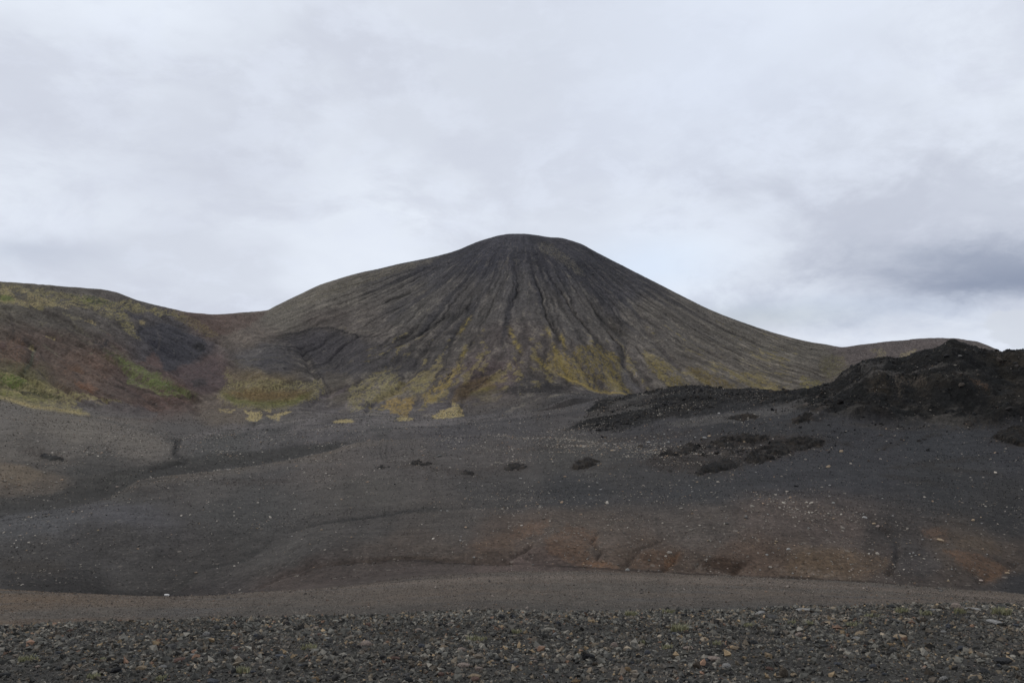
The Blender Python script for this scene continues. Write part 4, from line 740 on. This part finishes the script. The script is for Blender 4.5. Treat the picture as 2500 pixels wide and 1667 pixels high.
# pebbles on the brown terrace
n = 26000; p, _, _ = ground_rand(n, (5.5, 9.0)); size = np.clip(np.exp(rng.normal(size=n)*.55)*.018, .010, .10)
o = stone_field('pebbles', p, size, pick(n, [(.35, (98, 90, 82)), (.3, (120, 110, 100)), (.25, (82, 77, 72)), (.1, (108, 90, 76))]), LOW[:6], M_stone); tag(o, 'fine pebbles strewn over the brown terrace', 'pebbles', kind='stuff')
# cinders: the coarse grain of every far slope, coloured like the ground they lie on
for nm_, n, rows_, r1, lb_, sg_, wf in (('cinders', 120000, (9.6, 19.0), .00045, 'coarse dark cinders covering the valley floor', .42, lambda px, py, x, y, r: 1/r**1.7*(.5+ss(-.2, .4, fbm(x/20, y/20, 3, 231)))),
        ('grit', 60000, (5.4, 9.3), .00042, 'coarse brown grit covering the terrace', .40, lambda px, py, x, y, r: 1/r**1.5),
        ('scree', 60000, (19.0, float(KS)-.5), .00032, 'loose scree stones lying on the mountain and hill slopes', .36, lambda px, py, x, y, r: 1/r*(.4+ss(-.2, .4, fbm(x/30, y/30, 3, 233))))):
    p, ri, ci = ground_rand(n, rows_, wf, (-330, 2830)); dd = np.hypot(p[:, 0], p[:, 1]); size = np.clip(np.exp(rng.normal(size=n)*.4)*r1*dd, 0, r1*dd*2.4)
    c = COLR[ri, ci]*np.exp(rng.normal(size=(n, 1))*sg_+.12)
    o = stone_field(nm_, p, size, np.clip(c, .004, .6), TINY, M_stone2, tiltmax=.6); tag(o, lb_, nm_, kind='stuff')
# rubble over the valley slopes
def wval(px, py, x, y, r):
    d = .25+1.6*ss(.0, .5, fbm(x/14, y/14, 3, 211))
    d = d*(.3+2.6*ss(1000, 1400, px)*ss(1205, 1260, py)+1.3*np.exp(-((px-1500)/220)**2-((py-1085)/30)**2)+.7*ss(1380, 1440, py)*ss(1000, 1700, px))
    return d*ss(2300, 1900, px+(1300-py)*.8)+d*.25
n = 19000; p, r_i, c_i = ground_rand(n, (9.8, 17.0), wval); dist = np.hypot(p[:, 0], p[:, 1])
size = np.clip(np.exp(rng.normal(size=n)*.55)*.05*np.clip(dist/80, .8, 2.2), .03, .3)
o = stone_field('rubble', p, size, pick(n, [(.45, (150, 142, 130)), (.25, (122, 114, 104)), (.15, (90, 84, 78)), (.15, (138, 118, 98))]), LOW[:6], M_stone2, tiltmax=.25); tag(o, 'small pale stones strewn over the valley slopes', 'rubble', kind='stuff')
# black clinker on and around the ridge
LRp = LR
def wl_(px, py, x, y, r):
    a, b = warp(px, py, 20, 40, 31); q = poly(a, b, LR, 22); return q*ss(-.3, .4, fbm(x/10, y/10, 3, 221))+.12*np.exp(-((px-2000)/320)**2-((py-1060)/35)**2)+.5*np.exp(-((px-1790)/170)**2-((py-1105+(px-1790)*.12)/26)**2)*ss(-.1, .3, fbm(x/6, y/10, 3, 223))
n = 9000; p, _, _ = ground_rand(n, (13.5, 17.6), wl_); size = np.clip(np.exp(rng.normal(size=n)*.7)*.14, .06, 1.0)
o = stone_field('clinker', p, size, pick(n, [(.5, (34, 33, 33)), (.25, (44, 41, 38)), (.15, (56, 50, 44)), (.1, (70, 64, 58))]), LOW, M_stone2); tag(o, 'black lava clinker strewn over and around the ridge', 'clinker', kind='stuff')

# ------------------------------------------------------------------ rock outcrops: rugged mounds standing on the sand
def outcrop(pts, h, label, col1, col2, rows=(9.5, 17.5), seed=1, wa=10, sc=1.0, soft=7, name='rock_outcrop', cover=.0):
    s = bbox(pts, wa+soft+6, rows)
    if s is None: return
    px, py = warp(PX[s], PY[s], wa, 22, seed); px, py = warp(px, py, 9, 7, seed+2); m = poly(px, py, pts, soft)
    x, y = X[s], Y[s]; m = m*ss(cover-.35, cover-.05, fbm(x/7/sc, y/14/sc, 4, seed+3, .6)*1.6+(m-.5)*.2) if cover else m
    rn = ridged(x/5/sc, y/9/sc, 6, seed+7, .62); rf = fbm(x/1.1/sc, y/1.1/sc, 3, seed+9, .6)
    hh = h*.5*m**1.2*(.2+1.0*np.clip(rn+.1, 0, 1.2))+.16*h*rf*m-.08*(1-m)-.03
    V = VX[s].copy(); V[..., 2] += hh; nr_, nc_ = m.shape; id_ = np.arange(nr_*nc_).reshape(nr_, nc_)
    q = np.stack([id_[:-1, :-1], id_[:-1, 1:], id_[1:, 1:], id_[1:, :-1]], -1); keep = (m[:-1, :-1] > .02) | (m[1:, 1:] > .02) | (m[1:, :-1] > .02) | (m[:-1, 1:] > .02)
    kk = keep.copy(); best = []      # keep the one connected mound
    for a0, b0 in zip(*np.where(keep)):
        if not kk[a0, b0]: continue
        st_, comp = [(a0, b0)], []; kk[a0, b0] = False
        while st_:
            a1, b1 = st_.pop(); comp.append((a1, b1))
            for a2, b2 in ((a1+1, b1), (a1-1, b1), (a1, b1+1), (a1, b1-1)):
                if 0 <= a2 < kk.shape[0] and 0 <= b2 < kk.shape[1] and kk[a2, b2]: kk[a2, b2] = False; st_.append((a2, b2))
        if len(comp) > len(best): best = comp
    keep[:] = False; keep[tuple(np.array(best).T)] = True
    q = q[keep]; u, inv_ = np.unique(q, return_inverse=True)
    w = ss(-.3, .5, rf+rn-.3)[..., None]; C = (S(*col1)*(1-w)+S(*col2)*w)*(1+.4*fbm(x/.6, y/.6, 2, seed+4))[..., None]
    me = mesh_np(name, V.reshape(-1, 3)[u], inv_.reshape(-1, 4), np.clip(C.reshape(-1, 3)[u], .004, 1), M_lava); o = link(name, me); tag(o, label, 'rock outcrop', 'rock outcrops on the black sand')
K1, K2 = (50, 44, 38), (28, 26, 24)
outcrop(H_((680, 212), (700, 185), (760, 168), (835, 155), (870, 172), (800, 205), (740, 218)), 1.7, 'dark brown lava mound, left hump of the cluster in the middle of the slope', K1, K2, seed=301, wa=15, soft=6, sc=.9, cover=.14)
outcrop(H_((900, 155), (1000, 118), (1100, 118), (1185, 126), (1130, 152), (1040, 170), (950, 172)), 1.6, 'dark lava mound at the top of the cluster in the middle of the slope', K1, K2, seed=321, wa=15, soft=6, sc=.9, cover=.14)
outcrop(H_((1060, 225), (1140, 180), (1250, 138), (1415, 133), (1420, 165), (1320, 190), (1220, 218), (1120, 250)), 1.7, 'long rough lava mound, right and largest of the cluster', K1, K2, seed=322, wa=15, soft=6, sc=.9, cover=.14)
outcrop(H_((650, 262), (700, 240), (760, 262), (720, 278)), 1.0, 'small lava lump at the lower left of the cluster', K1, K2, seed=323, wa=15, soft=6, sc=.9, cover=.14)
outcrop(H_((850, 282), (900, 248), (1000, 236), (1060, 250), (960, 278), (900, 292)), 1.3, 'brown lava mound at the bottom of the cluster', K1, K2, seed=324, wa=15, soft=6, sc=.9, cover=.14)
outcrop(H_((270, 270), (300, 245), (350, 228), (400, 240), (370, 262), (300, 275)), 1.5, 'dark lava lump standing alone left of the lava cluster', K2, K1, seed=302, sc=.8, cover=.12, wa=9, soft=4)
outcrop(H_((478, 256), (495, 249), (512, 256), (495, 261)), .7, 'tiny black lump between the lone dark lump and the lava cluster', K2, K1, seed=303, cover=.12, wa=6, soft=3, sc=.6)
outcrop(H_((-35, 268), (-20, 252), (30, 248), (70, 262), (40, 276), (-10, 276)), .9, 'low dark brown outcrop at the centre of the slope', K2, K1, seed=304, cover=.12, wa=9, soft=4, sc=.7)
outcrop(G_((1875, 355), (1900, 335), (1990, 325), (1985, 340), (1930, 355)), .9, 'thin flat brown outcrop beside the grey boulder', K1, K2, seed=305, cover=.12, wa=9, soft=4, sc=.7)
outcrop(G_((2110, 385), (2140, 372), (2200, 380), (2170, 400)), .6, 'small flat outcrop right of the grey boulder', K1, K2, seed=306, cover=.12, wa=9, soft=4, sc=.7)
outcrop(G_((120, 285), (150, 275), (220, 290), (280, 310), (300, 330), (240, 335), (180, 305)), .8, 'dark broken outcrop on the grey slope at the far left', (56, 54, 50), (38, 37, 36), seed=307, cover=.12, wa=11, soft=4, sc=.9, rows=(14.5, 17.5))
outcrop(H_((2210, 130), (2260, 100), (2330, 80), (2420, 70), (2420, 175), (2330, 165), (2270, 145)), 1.8, 'brown lava mound cut by the right edge of the photo', K1, K2, seed=308, cover=.12, wa=11, soft=5, sc=1.0)
outcrop(H_((1280, 62), (1310, 35), (1400, 5), (1450, 0), (1420, 30), (1350, 55)), 1.8, 'brown spur of lava at the foot of the black ridge', K1, K2, seed=309, cover=.12, wa=10, soft=5)
outcrop(H_((980, 40), (1020, 20), (1100, 18), (1150, 30), (1060, 45)), 1.2, 'low lava swell in front of the ridge saddle', K2, K1, seed=310, cover=.12, wa=10, soft=5)
outcrop(G_((1870, 340), (1760, 350), (1700, 372), (1790, 362)), .25, 'row of brown clods beside the wheel tracks', K1, K2, seed=311, cover=.12, wa=8, soft=3, sc=.4)

# ------------------------------------------------------------------ single stones and boulders
palette = {'dark grey': (60, 60, 59), 'blue grey': (80, 82, 86), 'grey': (92, 90, 87), 'pale grey': (144, 141, 136), 'tan': (152, 134, 110), 'pinkish tan': (146, 131, 120), 'reddish brown': (108, 86, 76), 'brown': (84, 75, 64), 'ochre': (130, 108, 80), 'black': (22, 22, 23), 'white': (196, 192, 186)}
mats = {k: rock_mat(k+' rock', v, 3.0, .14, .08) for k, v in palette.items()}
mats.update({k+'*': rock_mat('weathered '+k+' boulder', tuple(min(215, int(q*1.08)) if k not in ('black', 'white') else q for q in v), 3.0, .14, .08) for k, v in palette.items()})
cache = {}
def stone_mesh(kind, i, colr):
    key = (kind, i, colr)
    if key not in cache:
        v, f = (HIGH if kind == 'h' else FLAT)[i]; cache[key] = mesh_np('stone', v, f, None, mats[colr], False, 3)
    return cache[key]
def put(name, px, py, wpx, colr, label, cat, group=None, hr=.6, flat=False, rows=(0, 25), sink=.25, d=None):
    """one stone standing at bearing px, seen foot row py, width wpx in photo pixels"""
    pos, dep = locate(px, py, rows); rad = wpx*dep/F/2
    i = int(rng.integers(0, 5 if flat else 14)); me = stone_mesh('f' if flat else 'h', i, colr+('*' if name == 'boulder' else ''))
    zr = (.35 if flat else .62); k = hr/zr
    o = link(name, me); o.location = pos+Vector((0, 0, rad*zr*k*(1-sink*2)*.8)); o.scale = (rad, rad*(.9 if flat else .85), rad*k)
    o.rotation_euler = (rng.normal()*.12, rng.normal()*.12, rng.choice([0, math.pi])+rng.normal()*.25)
    tag(o, label, cat, group); return o
FGR = 'stones lying in the foreground gravel'
big = [  # px, py(foot), width, colour, height ratio, flat, label
 (2337, 1492, 34, 'pinkish tan', 1.0, 0, 'pale pointed boulder, tallest on the crest at the right'), (2375, 1489, 38, 'pale grey', .35, 1, 'pale flat slab right beside the tall pointed boulder'),
 (2431, 1523, 42, 'pale grey', .42, 1, 'smooth pale grey oval slab below the crest at the right'), (2450, 1488, 46, 'grey', .4, 1, 'broad grey slab behind moss on the crest near the right edge'),
 (1961, 1491, 44, 'pale grey', .3, 1, 'long pale flat rock on the crest right of the middle'), (1855, 1499, 28, 'pale grey', .5, 0, 'pale grey stone on the crest, left of a greenish one'), (1885, 1510, 30, 'grey', .55, 0, 'greenish grey stone just below the crest'),
 (2133, 1498, 14, 'tan', .9, 0, 'small round tan stone on the crest among grass'), (2098, 1553, 26, 'tan', .5, 0, 'tan stone, left one of the pair at the right'), (2197, 1558, 34, 'tan', .42, 1, 'long tan stone with a ragged end, right one of the pair'),
 (2175, 1580, 20, 'ochre', .5, 0, 'small orange tan stone below the long tan stone'), (1437, 1612, 32, 'black', .95, 0, 'glossy black stone, darkest in the foreground'), (1531, 1640, 22, 'ochre', .85, 0, 'ochre brown round stone near the bottom, right of the black stone'),
 (1702, 1632, 28, 'brown', .85, 0, 'dark brown stone near the bottom beside a pale tan one'), (1742, 1616, 36, 'pinkish tan', .45, 0, 'pale tan lumpy stone behind the dark brown stone'), (1913, 1652, 28, 'brown', 1.15, 0, 'tall mossy brown stone standing near the bottom'),
 (1938, 1655, 20, 'tan', .7, 0, 'tan stone leaning on the tall mossy brown stone'), (2450, 1626, 42, 'dark grey', .55, 0, 'dark bowl shaped stone with a tan top at the lower right'), (1680, 1585, 26, 'pinkish tan', .55, 0, 'tan grey stone in the gravel middle, right of the black stone'),
 (1318, 1586, 28, 'pinkish tan', .6, 0, 'wedge shaped tan grey stone left of the black stone'), (1354, 1551, 15, 'pale grey', .7, 0, 'small pale grey stone behind the wedge shaped stone'), (1338, 1524, 22, 'grey', .5, 0, 'flat grey stone near the crest at the middle'),
 (1433, 1496, 22, 'grey', .55, 0, 'grey stone poking over the crest at the middle'), (1406, 1666, 28, 'ochre', .6, 0, 'ochre stone cut by the bottom edge near the middle'), (2382, 1664, 34, 'tan', .6, 0, 'tan stone cut by the bottom edge at the right'),
 (1795, 1585, 22, 'tan', .6, 0, 'small tan stone with a mossy side, right of centre'), (1500, 1580, 20, 'pinkish tan', .8, 0, 'upright pinkish stone in the gravel, above the black stone'), (865, 1510, 15, 'brown', .8, 0, 'small brown stone poking over the crest left of the middle'),
 (1078, 1530, 20, 'black', .7, 0, 'small black stone close to the crest'), (771, 1534, 16, 'pinkish tan', .6, 0, 'small pinkish stone close to the crest'), (856, 1572, 18, 'tan', .6, 0, 'light tan stone, left of a wider tan one'),
 (893, 1576, 32, 'pinkish tan', .5, 0, 'wide pinkish tan stone in the middle of the gravel'), (629, 1598, 30, 'tan', .28, 1, 'thin flat tan slab left of the middle'), (441, 1617, 34, 'reddish brown', .5, 0, 'reddish brown stone at the lower left, below a grey one'),
 (420, 1586, 34, 'grey', .5, 0, 'grey stone at the left, above the reddish brown stone'), (574, 1586, 22, 'reddish brown', .6, 0, 'reddish stone between the grey stone and the thin tan slab'), (345, 1640, 28, 'tan', .55, 1, 'slanting tan flake at the lower left'),
 (771, 1666, 26, 'ochre', .7, 0, 'ochre stone cut by the bottom edge left of the middle'), (1084, 1588, 22, 'tan', .9, 0, 'upright tan stone at the middle of the gravel'), (1031, 1587, 24, 'blue grey', .7, 0, 'blue grey stone beside the upright tan stone'),
 (683, 1604, 34, 'blue grey', .45, 0, 'slate grey wedge at the left of the middle'), (934, 1612, 22, 'black', .75, 0, 'rough black stone left of the middle'), (282, 1640, 30, 'black', .6, 0, 'rough black clod at the lower left'), (449, 1545, 15, 'pale grey', .6, 0, 'small pale grey stone near the crest at the left'),
 (1132, 1628, 34, 'pinkish tan', .55, 0, 'pinkish tan block near the bottom, just left of the middle'), (1169, 1636, 28, 'pinkish tan', .6, 0, 'pale angular stone beside the pinkish tan block'), (1159, 1656, 36, 'tan', .45, 0, 'broad tan stone in front of the pinkish tan block'),
 (521, 1666, 34, 'blue grey', .35, 1, 'blue grey slab cut by the bottom edge at the left'), (965, 1636, 24, 'grey', .6, 0, 'grey stone near the bottom beside a brown one'), (1004, 1633, 18, 'brown', .95, 0, 'upright brown stone near the bottom left of the middle'), (1023, 1543, 22, 'pinkish tan', .6, 0, 'pinkish stone in the upper gravel, left of the middle'),
 (159, 1568, 18, 'grey', .6, 0, 'grey stone in the gravel near the left edge'), (2337-60, 1492, 22, 'pale grey', .5, 0, 'low pale stone on the crest left of the tall pointed boulder'), (2410, 1487, 24, 'grey', .5, 0, 'grey stone on the crest between the slab pair'),
 (2345, 1590, 26, 'blue grey', .6, 0, 'blue grey stone at the right beside a cluster of grey ones'), (2200-25, 1485, 24, 'dark grey', .7, 0, 'dark stone on the crest left of the grass tuft'),
]
for px, py, w, c, hr, fl, lb_ in big: put('stone', px, py, w, c, lb_, 'stone', None, hr, bool(fl), (1.5, 3.1))
# further large stones, all of a size one cannot tell apart beyond colour and place
zones = [(0, 420, 'at the far left'), (420, 840, 'left of the middle'), (840, 1260, 'just left of the centre'), (1260, 1680, 'just right of the centre'), (1680, 2100, 'right of the middle'), (2100, 2500, 'at the far right')]
bands = [(1512, 1545, 'near the crest'), (1545, 1605, 'halfway down the gravel'), (1605, 1672, 'close to the bottom edge')]
cp = ['dark grey', 'blue grey', 'grey', 'pale grey', 'pinkish tan', 'reddish brown']; cw = np.array([.28, .18, .28, .13, .10, .03])
for _ in range(240):
    px = float(rng.uniform(5, 2495)); cy_ = float(np.interp(px, XQ[len(side):NC-len(side2)], crest[len(side):NC-len(side2)])); py = float(rng.uniform(cy_+4, 1672)); c = str(rng.choice(cp, p=cw/cw.sum()))
    zl = [z[2] for z in zones if z[0] <= px < z[1]][0]; bl = [b[2] for b in bands if py < b[1] or b is bands[-1]][0]
    w = float(np.clip(np.exp(rng.normal()*.32)*14.5, 9, 27)*(.75+.25*(py-1480)/190)); put('stone', px, py, w, c, f'fist sized {c} stone {zl}, {bl}', 'stone', f'{c} fist sized stones in the gravel {zl}', float(rng.uniform(.45, .8)), rows=(1.5, 3.1))
# boulders on the far slopes
bl = [(2053.6, 1104, 10, 'tan', .75, 'pale round boulder alone on the black sand'), (2022, 1142, 14, 'tan', .5, 'flat tan block on the black sand below the round boulder'), (2026, 1186, 8, 'pale grey', .6, 'small pale boulder below the flat tan block'), (1943, 1189, 13, 'black', .5, 'black boulder left of the small pale boulder'),
 (1731.5, 1066, 9, 'tan', .6, 'tan boulder at the upper end of the pale row behind the lava cluster'), (1720, 1071, 12, 'pale grey', .5, 'pale boulder next below the upper end of the row'), (1631.6, 1081, 8, 'pale grey', .6, 'pale boulder left of the lava cluster top'), (1583, 1081, 9, 'pale grey', .6, 'whitish boulder left of two others on the grey sand'), (1515, 1096, 9, 'tan', .5, 'tan boulder above the lone dark lump, right one'), (1494, 1100, 8, 'tan', .5, 'tan boulder above the lone dark lump, left one'), (1613, 1084, 6, 'pale grey', .5, 'small pale boulder between two larger ones'),
 (1542, 1078, 6, 'pale grey', .5, 'small pale boulder on the grey sand behind the tan pair'), (1479, 1083, 7, 'pale grey', .5, 'pale boulder left of the tan pair'), (1436, 1080, 6, 'pale grey', .5, 'small pale boulder, leftmost on the grey sand'), (1597, 1068, 7, 'pale grey', .5, 'pale boulder at the back of the grey sand'), (1755, 1010, 6, 'white', .6, 'white boulder below the black ridge'), (1697, 1070, 7, 'pale grey', .5, 'pale boulder in the row, lower middle'), (1740, 1045, 5, 'pale grey', .6, 'small pale boulder behind the row'),
 (2035.5, 1229, 10, 'pale grey', .5, 'pale flat boulder at the top of the reddish slope'), (2025, 1212, 6, 'pale grey', .6, 'small pale boulder above the reddish slope'), (1821, 1266, 10, 'grey', .9, 'grey upright boulder on the reddish slope'), (1773.5, 1279, 13, 'grey', .4, 'long grey boulder left of the upright one'), (2035, 1268, 8, 'tan', .6, 'tan boulder on the reddish slope'), (2110, 1265, 14, 'pale grey', .5, 'pale boulder on the shoulder of the reddish slope'),
 (2133, 1279, 12, 'tan', .5, 'tan boulder just above the pinkish one on the shoulder'), (2143, 1286, 11, 'pinkish tan', .6, 'pinkish boulder, lowest of the three on the shoulder'), (2180, 1260, 6, 'pale grey', .6, 'small pale boulder right of the shoulder'), (2148, 1250, 7, 'grey', .6, 'grey boulder above the shoulder'), (2375.6, 1271, 9, 'tan', .6, 'tan boulder at the right beside a smaller one'), (2397, 1279, 6, 'pale grey', .6, 'small pale boulder right below the tan one'), (2343, 1276, 6, 'grey', .6, 'grey boulder left of the tan one at the right'),
 (2297, 1321, 18, 'tan', .4, 'long tan boulder on the ochre patch at the right'), (1895, 1323, 9, 'tan', .6, 'tan boulder in the middle of the reddish slope'), (1925, 1342, 11, 'pale grey', .5, 'pale lumpy boulder below the tan one'), (1872, 1355, 8, 'pale grey', .8, 'upright pale boulder near the foot of the reddish slope'), (1532, 1394, 10, 'pale grey', .8, 'pale boulder in the gully bottom by the ochre bank'), (1585, 1369, 7, 'grey', .7, 'grey boulder at the top of the ochre bank'),
 (2079, 1394, 8, 'pinkish tan', .7, 'pinkish boulder on the brown bank'), (2459, 1400, 10, 'tan', .6, 'tan boulder beside the orange patch at the right'), (2395, 1420, 12, 'pinkish tan', .5, 'pinkish boulder below the orange patch'), (2292, 1437, 15, 'grey', .35, 'grey slab in the gully at the right'), (2297, 1443, 12, 'grey', .5, 'grey boulder in front of the gully slab'), (1442, 1218, 9, 'pale grey', .3, 'flat pale boulder on the dark band at the centre'),
 (1271, 1170, 7, 'pale grey', .6, 'pale boulder at the centre of the slope, left one'), (1305, 1176, 7, 'grey', .6, 'grey boulder at the centre of the slope, right one'), (1458, 1180, 5, 'pale grey', 1.1, 'thin upright pale stone below the lone dark lump'), (1690, 1200, 6, 'pale grey', .4, 'small flat boulder on the black band'), (1699, 1246, 9, 'pinkish tan', .35, 'flat pinkish boulder at the edge of the reddish slope'),
 (1072.5, 1115, 14, 'grey', .55, 'large grey boulder beside the thin flat outcrop'), (1090.6, 1112, 6, 'grey', .8, 'pointed grey boulder right of the large one'), (1124, 1122, 6, 'pale grey', .7, 'small pale boulder further right of the large grey one'), (819, 1234, 5, 'pale grey', 1.0, 'upright pale stone on the grey slope left of the centre'), (797, 1241, 5, 'pale grey', .6, 'pale stone left of the upright one'), (1076, 1248, 6, 'pale grey', .5, 'pale stone, left of a level pair'), (1092, 1248, 6, 'pale grey', .5, 'pale stone, right of a level pair'),
 (286, 1189, 9, 'pinkish tan', .5, 'pinkish boulder on the bank at the left'), (406.6, 1454, 15, 'white', .5, 'bright white rock at the edge of the brown terrace'), (556, 1147, 5, 'pale grey', .6, 'small pale boulder on the stream bank'), (964, 1185, 5, 'black', .7, 'small black boulder on the grey slope'), (1157, 1362, 6, 'pale grey', .7, 'small pale boulder above the gully at the centre'), (2495, 1196, 6, 'pale grey', .6, 'small pale boulder at the right edge'), (1200, 1050, 4, 'pale grey', .6, 'small pale boulder far up the grey floor'), (2343, 869, 12, 'pale grey', .3, 'pale slab lying on the black summit of the ridge'),
 (1453, 1491, 3, 'white', .6, 'tiny white stone')]
for px, py, w, c, hr, lb_ in bl[:-1]: put('boulder', px, py, w, c, lb_, 'boulder', None, hr, hr < .36, (8.0, 17.05), .2)
vz = [(0, 600, 'the left slope'), (600, 1100, 'the slope left of the centre'), (1100, 1500, 'the central slope'), (1500, 1900, 'the slope right of the centre'), (1900, 2500, 'the right slope')]
vb = [(0, 1150, 'high on'), (1150, 1290, 'halfway up'), (1290, 1500, 'low on')]
for _ in range(190):
    while True:
        px = float(rng.normal(1750, 420)) if rng.random() < .75 else float(rng.uniform(0, 2500)); py = float(rng.choice([rng.uniform(1060, 1430), rng.uniform(1250, 1420)])) ; g = float(np.interp(px, [0, 600, 740, 1120, 1600, 2130, 2500], [1430, 1430, 1400, 1370, 1395, 1425, 1455]))
        if 5 < px < 2495 and py < g and not (px > 1950 and py < 1200) and not (px < 900 and py < 1150): break
    c = str(rng.choice(['pale grey', 'grey', 'tan', 'pinkish tan'], p=[.42, .26, .14, .18])); zl = [z[2] for z in vz if z[0] <= px < z[1]][0]; hl_ = [b[2] for b in vb if b[0] <= py < b[1]][0]
    put('boulder', px, py, float(rng.uniform(3.0, 6.2)), c, f'small {c} rock {hl_} {zl}', 'boulder', f'small {c} rocks on {zl}', float(rng.uniform(.4, .8)), False, (8.0, 17.05), .2)

# ------------------------------------------------------------------ grass tufts in the gravel
M_grass = bpy.data.materials.new('dry grass'); M_grass.use_nodes = True; gn = M_grass.node_tree; bp = gn.nodes['Principled BSDF']; bp.inputs['Roughness'].default_value = .8
oi = nd(gn, 'ShaderNodeTexCoord'); tn = nd(gn, 'ShaderNodeTexNoise'); tn.inputs['Scale'].default_value = 40; gn.links.new(oi.outputs['Object'], tn.inputs['Vector'])
gn.links.new(mixc(gn, mrange(gn, tn.outputs[0], .35, .65), L(108, 108, 78)+(1,), L(152, 147, 114)+(1,)), bp.inputs['Base Color'])
def tuft(px, py, wpx, hp, label, n=90):
    pos, dep = locate(px, py, (1.5, 3.1)); rad = wpx*dep/F/2; hh = hp*dep/F; VV, FF = [], []
    for i in range(n):
        a = rng.random()*6.283; q = math.sqrt(rng.random())*rad; bx, by = math.cos(a)*q, math.sin(a)*q*.6; la = rng.random()*6.283; ln_ = hh*rng.uniform(.5, 1.1); lean = rng.uniform(.1, .8)*ln_
        w = .0028; wx, wy = math.cos(la+1.57)*w, math.sin(la+1.57)*w; k = len(VV); ex, ey = math.cos(la)*lean, math.sin(la)*lean
        VV += [(bx-wx, by-wy, -.012), (bx+wx, by+wy, -.012), (bx+ex*.4+wx*.8, by+ey*.4+wy*.8, ln_*.6), (bx+ex*.4-wx*.8, by+ey*.4-wy*.8, ln_*.6), (bx+ex, by+ey, ln_*.95), (bx+ex+.0004, by+ey, ln_*.95)]
        FF += [(k, k+1, k+2, k+3), (k+3, k+2, k+5, k+4)]
    me = mesh_np('grass_tuft', np.array(VV), np.array(FF), None, M_grass, True); o = link('grass_tuft', me); o.location = pos; tag(o, label, 'grass tuft', 'grass tufts growing in the gravel')
tf = [(69, 1616, 50, 14, 'wide flat patch of pale grass near the left edge', 160), (755, 1586, 40, 13, 'dry grass tuft in the gravel left of the middle', 110), (595, 1648, 34, 15, 'pale grass tuft close to the bottom, left of the middle', 100), (228, 1662, 34, 12, 'dull grass tuft close to the bottom at the left', 90), (393, 1666, 30, 13, 'dull grass tuft cut by the bottom edge', 80), (252, 1618, 20, 9, 'small grass tuft above the slanting tan flake', 50),
 (1164, 1563, 50, 12, 'wide brownish grass patch at the middle', 130), (1261, 1547, 28, 12, 'grass tuft near the crest right of the middle', 70), (1540, 1504, 30, 13, 'green moss clump on the crest', 150), (1633, 1498, 32, 11, 'green moss clump on the crest, right of another', 150), (1659, 1542, 44, 20, 'bright grass tuft below the green clumps', 170), (1935, 1526, 20, 12, 'pale grass tuft, left of a pair', 60), (1973, 1528, 22, 14, 'pale grass tuft, right of a pair', 70), (2087, 1527, 42, 10, 'flat wide grass tuft at the right', 110),
 (1827, 1530, 36, 9, 'thin grass patch below the greenish stone', 70), (2201, 1496, 34, 15, 'grass tuft on the crest beside the dark stone', 110), (2132, 1507, 44, 10, 'grass strip below the small round tan stone', 110), (1750, 1575, 26, 12, 'thin grass tuft in the gravel right of the middle', 60), (1569, 1574, 18, 11, 'small grass tuft right of the upright pinkish stone', 45), (2446, 1500, 50, 18, 'mossy grass in front of the broad grey slab', 190), (2343, 1499, 30, 16, 'yellow moss growing on the foot of the tall pointed boulder', 130), (2260, 1503, 30, 12, 'grass tuft below the low pale stone on the crest', 90), (1630, 1587, 26, 10, 'faint grass tuft right of the centre', 50)]
for a in tf: tuft(*a[:5], n=a[5])
